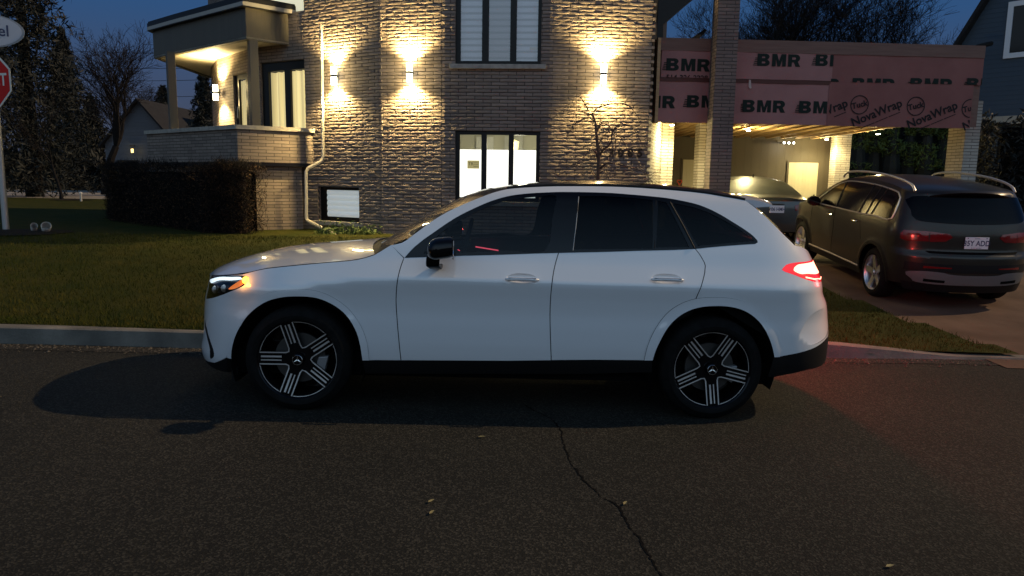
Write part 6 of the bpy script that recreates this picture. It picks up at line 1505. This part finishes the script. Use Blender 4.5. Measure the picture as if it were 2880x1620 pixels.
# far houses
M['pale_siding'] = planks('pale_siding', (.085, .10, .13), .2, .7, .01, 1); M['roof_dark'] = noisy('roof_dark', (.006, .006, .008), (.012, .012, .014), 3, .9, .2, 30, .01)
def gable_house(label, px0, px1, Y, z_eave, z_peak, depth, win=(), gz=.5):
    a = at(px0, 480, Y); b = at(px1, 480, Y); cx = (a.x+b.x)/2; hw_ = (b.x-a.x)/2; base = (cx, Y, gz); t = thing('far_house', label, 'house', base, 'houses far down the side street')
    m = MB(); z1, z2 = z_eave-gz, z_peak-gz
    m.add([(-hw_, 0, 0), (hw_, 0, 0), (hw_, 0, z1), (0, 0, z2), (-hw_, 0, z1)], [(0, 1, 2, 3, 4)], [[(-hw_, 0), (hw_, 0), (hw_, z1), (0, z2), (-hw_, z1)]])
    m.quad((hw_, 0, 0), (hw_, depth, 0), (hw_, depth, z1), (hw_, 0, z1), [(0, 0), (depth, 0), (depth, z1), (0, z1)]); m.quad((-hw_, 0, 0), (-hw_, 0, z1), (-hw_, depth, z1), (-hw_, depth, 0), [(0, 0), (0, z1), (depth, z1), (depth, 0)])
    m.build('wall', M['pale_siding'], t)
    m = MB(); e = .35
    for sg in (-1, 1):
        d = Vector((sg*hw_, 0, z1-z2)).normalized()*e; A = Vector((sg*hw_, -e, z1))+d; T = Vector((0, -e, z2+.02)); up_ = Vector((0, 0, .16)); bk = Vector((0, depth+2*e, 0))
        m.add([A, T, T+bk, A+bk, A+up_, T+up_, T+bk+up_, A+bk+up_], [(0, 1, 2, 3), (4, 7, 6, 5), (0, 4, 5, 1), (1, 5, 6, 2), (2, 6, 7, 3), (3, 7, 4, 0)])
    m.build('roof', M['roof_dark'], t)
    for x, z, w_, h_ in win:
        m = MB(); m.box((x, -.03, z), (w_, .08, h_)); f = m.build('window', M['fascia_metal'], t); m = MB(); m.box((x, -.075, z), (w_*.85, .02, h_*.85)); m.build('pane', M['black_gloss'], f)
    return t
fhs = gable_house('pale gabled house far off left of the balcony post', 300, 502, 47, 3.6, 6.2, 14, ((-.9, 1.6, 1.2, 1.0), (1.3, 1.6, 1.0, 1.0)))
gable_house('small pale gable just left of the balcony lamp', 549, 606, 52, 3.9, 6.3, 9, ((0, 4.2, .5, .9),))
m = MB(); q = at(372, 424, 46.6); m.box((q.x, q.y, q.z), (.14, .05, .24)); 
pl_t = thing('porch_light', 'small yellow light glowing on the far pale house', 'lamp', tuple(q)); m.build('lamp_shade', P('far_lamp', (1, .8, .4), .4, emit=(1, .72, .25), es=2), pl_t, rel=tuple(q))
m = MB(); m.box((q.x, q.y+.06, q.z+.3), (.3, .12, .1)); m.build('lamp_cap', M['lamp_body'], pl_t, rel=tuple(q)); lamp('far_light', 'POINT', (0, -.25, 0), 3, (1, .7, .25), pl_t, .05)
# blue-grey neighbour house on the right
M['blue_siding'] = planks('blue_siding', (.03, .055, .09), .14, .6, .012, 1, .06)
n0, n1 = (14.55, 24.3), (17.3, 21.1); FN = Facet(n0, n1)
nb = thing('neighbour_house', 'blue-grey sided house with a white window at the right edge', 'house', (16, 23, .4)); NL = (16, 23, .4)
ua, za = FN.uz(2706, 123); ub, zb = FN.uz(2784, 0); sl_ = (zb-za)/(ub-ua)
m = MB(); m.add([FN.p(ua, .2), FN.p(FN.len, .2), FN.p(FN.len, za+sl_*(FN.len-ua)), FN.p(ua, za)], [(0, 1, 2, 3)], [[(ua, .2), (FN.len, .2), (FN.len, za+sl_*(FN.len-ua)), (ua, za)]])
m.quad(FN.p(ua, .2), FN.p(ua, .2, -6), FN.p(ua, za, -6), FN.p(ua, za), [(0, .2), (6, .2), (6, za), (0, za)]); m.build('wall', M['blue_siding'], nb, rel=NL)
m = MB(); e0, e1_ = ua-.35, FN.len+1; zz = lambda u: za+sl_*(u-ua)
rk = [FN.p(e0, zz(e0), .35), FN.p(e1_, zz(e1_), .35), FN.p(e1_, zz(e1_), -6), FN.p(e0, zz(e0), -6)]; th = Vector((0, 0, .22))
m.add(rk+[v+th for v in rk], [(0, 1, 2, 3), (4, 7, 6, 5), (0, 4, 5, 1), (1, 5, 6, 2), (2, 6, 7, 3), (3, 7, 4, 0)]); m.build('roof', M['roof_dark'], nb, rel=NL)
wh = P('white_trim', (.62, .66, .72), .5); m = MB(); u0, z0 = FN.uz(2822, 166); u1 = FN.len-.05; z1 = FN.uz(2830, 8)[1]
for q in ((u0, u0+.15, z0, z1), (u1-.15, u1, z0, z1), (u0+.15, u1-.15, z0, z0+.15), (u0+.15, u1-.15, z1-.15, z1)): FN.slab(m, *q, .003, .06)
wf = m.build('window', wh, nb, rel=NL); m = MB(); FN.slab(m, u0+.15, u1-.15, z0+.15, z1-.15, .002, .02); m.build('pane', M['black_gloss'], wf, rel=NL)
m = MB(); m.tube([at(2745, 132, 23.4), at(2790, 122, 23.4)], .07, 6); m.build('gutter', M['fascia_metal'], nb, rel=NL)
m = MB(); u, z = FN.uz(2783, 342); FN.slab(m, u-.5, FN.len, z-.12, z+.12, 0, .35); FN.slab(m, u-.06, u+.06, z-.5, z-.05, .02, .1); m.build('lower_eave', M['gutter_metal'], nb, rel=NL)
# ------------------------------------------------------------------ street sign, young trees, small things on the lawn
sgb = at(18, 655, 13.6); sp_ = thing('street_sign', 'red stop sign below a white oval street-name plate on one post', 'sign', (sgb.x, sgb.y, sgb.z)); sl = (sgb.x, sgb.y, sgb.z)
ux = Vector((cos(R(-14)), sin(R(-14)), 0)); nx_ = Vector((ux.y, -ux.x, 0))
m = MB(); m.tube([sgb+Vector((0, 0, -.1)), sgb+Vector((0, 0, 3.9))], .055, 10); m.build('post', M['steel'], sp_, True, rel=sl)
ctr = Vector((sgb.x, sgb.y, 0))+nx_*.07; ctr.z = at(-18, 228, 13.6).z; rad = .50
def octo(r, o): return [ctr+nx_*o+ux*(r*cos(pi/8+k*pi/4))+UZ*(r*sin(pi/8+k*pi/4)) for k in range(8)]
def plate(vs_f, vs_b, name, mat, par):
    n = len(vs_f); m = MB(); m.add(vs_f+vs_b, [tuple(range(n)), tuple(range(2*n-1, n-1, -1))]+[(i, n+i, n+(i+1) % n, (i+1) % n) for i in range(n)]); return m.build(name, mat, par, rel=sl)
M['sign_white'] = P('sign_white', (.62, .60, .55), .4); M['sign_red'] = P('sign_red', (.50, .008, .006), .5, spec=.2)
pw = plate(octo(rad, .010), octo(rad, 0), 'stop_plate', M['sign_white'], sp_); plate(octo(rad*.93, .014), octo(rad*.93, .011), 'red_face', M['sign_red'], pw)
m = MB(); place_text(m, 'ARRÊT', .30, ctr+nx_*.018, ux, UZ, bold=.006, sx=.86); m.build('lettering', M['sign_white'], pw, rel=sl)
oc = Vector(ctr); oc.z = at(-18, 88, 13.6).z
ux_b, nx_b = ux, nx_
ux = Vector((cos(R(16)), sin(R(16)), 0)); nx_ = Vector((ux.y, -ux.x, 0))
ov_ = lambda r, o: [oc+nx_*o+ux*(r*.60*cos(2*pi*k/40))+UZ*(r*.29*sin(2*pi*k/40)) for k in range(40)]
po = plate(ov_(1, .012), ov_(1, 0), 'name_plate', P('plate_rim', (.25, .26, .28), .4), sp_); plate(ov_(.93, .016), ov_(.93, .013), 'plate_face', P('plate_face', (.42, .44, .50), .5), po)
m = MB(); place_text(m, 'el', .27, oc+nx_*.02+ux*.27, ux, UZ, bold=.004); m.build('lettering', M['plate_ink'], po, rel=sl)
def mulch(label, x, y, r):
    m = MB(); rg = random.Random(int(x*10)); vs = [(0, 0, .05)]+[(r*(1+.12*rg.random())*cos(2*pi*k/24), r*.9*sin(2*pi*k/24), 0) for k in range(24)]; m.add(vs, [(0, 1+k, 1+(k+1) % 24) for k in range(24)])
    o = m.build('mulch_ring', M['soil']); o.location = (x, y, lawn_z(x, y)+.015); tag(o, kind='structure')
mulch('', sgb.x+.3, sgb.y-.3, .95)
yb = on_ground(170, 31.5, .575)
bare_tree('young_tree', 'thin young bare tree on the far lawn between the sign and the hedge', yb, 3.6, .8, 61, .075, 4, first=.42, group=None, forks=2, minr=.006)
mulch('', yb[0]+.5, yb[1]-.2, .8)
sb = at(228, 558, 30); t = thing('marker_post', 'short pale post on the far lawn beside the young tree', 'post', (sb.x, sb.y, .575)); m = MB(); m.tube([(0, 0, -.05), (0, 0, .32)], .04, 8); m.build('shaft', P('post_pale', (.45, .44, .40), .6), t, True); m = MB(); m.lathe([(.31, 0), (.31, .06), (.36, .05), (.38, 0)], (0, 0, 0), 'z', 12); m.build('cap', P('post_cap', (.6, .6, .56), .6), t, True)
for px, py, r_, lb in ((131, 648, .085, 'larger pale landscape spotlight on the lawn by the mulch bed'), (97, 653, .06, 'smaller white landscape spotlight on the lawn by the mulch bed')):
    p = at(px, py, 13.3); zz = lawn_z(p.x, p.y); t = thing('landscape_light', lb, 'lamp', (p.x, p.y, zz), 'landscape lights near the street sign', rot=(R(62), 0, R(35)))
    m = MB(); m.lathe([(-.14, 0), (-.14, r_*.75), (.06, r_), (.08, r_*.9), (.06, r_*.8)], (0, .12, 0), 'z', 18); m.build('housing', P('lamp_white', (.66, .64, .60), .5), t, True)
    m = MB(); m.tube([(0, .12, -.05), (0, -.02, -.06)], .015, 6); m.build('stake', M['steel'], t)
# weeds at the foot of the wall
for i, (px, py, r_) in enumerate(((925, 660, .30), (985, 657, .36), (1028, 653, .34))):
    p = at(px, py, 14.3); rg = random.Random(90+i); t = thing('weed_clump', ('weeds left of the downspout outlet under the basement window', 'weeds under the right side of the basement window', 'weeds at the foundation just right of the basement window')[i], 'plant', (p.x, p.y, .53), 'weeds along the foundation'); pts = []
    for _ in range(260): a = rg.uniform(0, 6.28); q = r_*rg.random()**.6; pts.append((q*cos(a), q*.6*sin(a), abs(rg.gauss(0, .09))+.02))
    m = MB(); add_leaves(m, pts, .045, i, .6); m.build('foliage', M['weed'], t, fix=False)
# overhead wires at the left
for k, (y0, y1, sag) in enumerate(((126, 150, .25), (172, 190, .3), (212, 222, .3), (262, 268, .25))):
    a = at(-60, y0, 70); b = at(640, y1, 58); pts = [a.lerp(b, i/24)-Vector((0, 0, sag*4*(i/24)*(1-i/24))) for i in range(25)]
    m = MB(); m.tube(pts, .022, 4); o = m.build('overhead_wire', M['black_plastic']); tag(o, ('uppermost overhead wire crossing the sky left of the balcony roof', 'second overhead wire from the top left of the balcony', 'third overhead wire from the top, behind the balcony post', 'lowest overhead wire, just above the far house roofs')[k], 'wire', 'overhead wires at the left')

# dark trees and roofs across the street, behind the camera: what the paint and the glass mirror
rg = random.Random(12); m = MB(); x = -70; top = []
while x < 70: top.append((x, 4.2+1.8*sin(x*.21)+1.2*rg.random()+1.5*(rg.random() > .8))); x += rg.uniform(.5, 1.6)
vs = []
for x, z in top: vs += [(x, -27, -.6), (x, -27, z), (x, -31, z*.9)]
m.add(vs, [f for i in range(len(top)-1) for f in ((3*i, 3*i+1, 3*i+4, 3*i+3), (3*i+1, 3*i+2, 3*i+5, 3*i+4))])
tag(m.build('tree_line', M['dark_leaf'], smooth=False), 'dark line of trees on the far side of the street', 'trees', kind='stuff')
# grit and leaf litter gathered in the gutter
rg = random.Random(5); vs = []; fs = []
for _ in range(2600):
    xr = rg.uniform(-7, 7); d = abs(rg.gauss(0, .13)); p = rf(xr, kerb_y(xr)-.012-d); r = rg.uniform(.003, .011)*(1 if rg.random() < .85 else 1.8); k = len(vs)
    vs += [(p[0]+r*cos(t+k)*rg.uniform(.7, 1.2), p[1]+r*sin(t+k), p[2]+.004) for t in (0, 1.5, 3.1, 4.7)]+[(p[0], p[1], p[2]+.004+r*.7)]; fs += [(k+i, k+(i+1) % 4, k+4) for i in range(4)]
m = MB(); m.v = vs; m.f = fs; m.uv = [None]*len(fs); tag(m.build('gravel', noisy('grit', (.05, .04, .03), (.12, .10, .07), 30, .9, 0)), 'grit and crumbled leaves gathered along the kerb foot', 'grit', kind='stuff')

for k in ('lawn', 'blade', 'drive', 'soil', 'concrete', 'wrap', 'wrap_dark', 'hedge_twig', 'bark'): M[k].node_tree.nodes['Principled BSDF'].inputs['Specular IOR Level'].default_value = .12
# added dark hedge that blocks the bright gaps between the cedars
hb_ = at(2560, 480, 27.5); bh = thing('backdrop_hedge', 'tall dark hedge added behind the row of cedars to block bright gaps', 'hedge', (hb_.x, hb_.y, .38)); rg = random.Random(91); pts = []
for _ in range(5000): pts.append((rg.uniform(-4.6, 4.6), abs(rg.gauss(0, .25))-.3, rg.random()*4.0))
m = MB(); add_leaves(m, pts, .10, 8); m.build('foliage', M['dark_leaf'], bh, fix=False)
m = MB(); m.box((0, .6, 1.75), (9.0, .9, 3.9)); m.build('dark_core', M['dark_leaf'], bh)  # solid dark box backing the added hedge
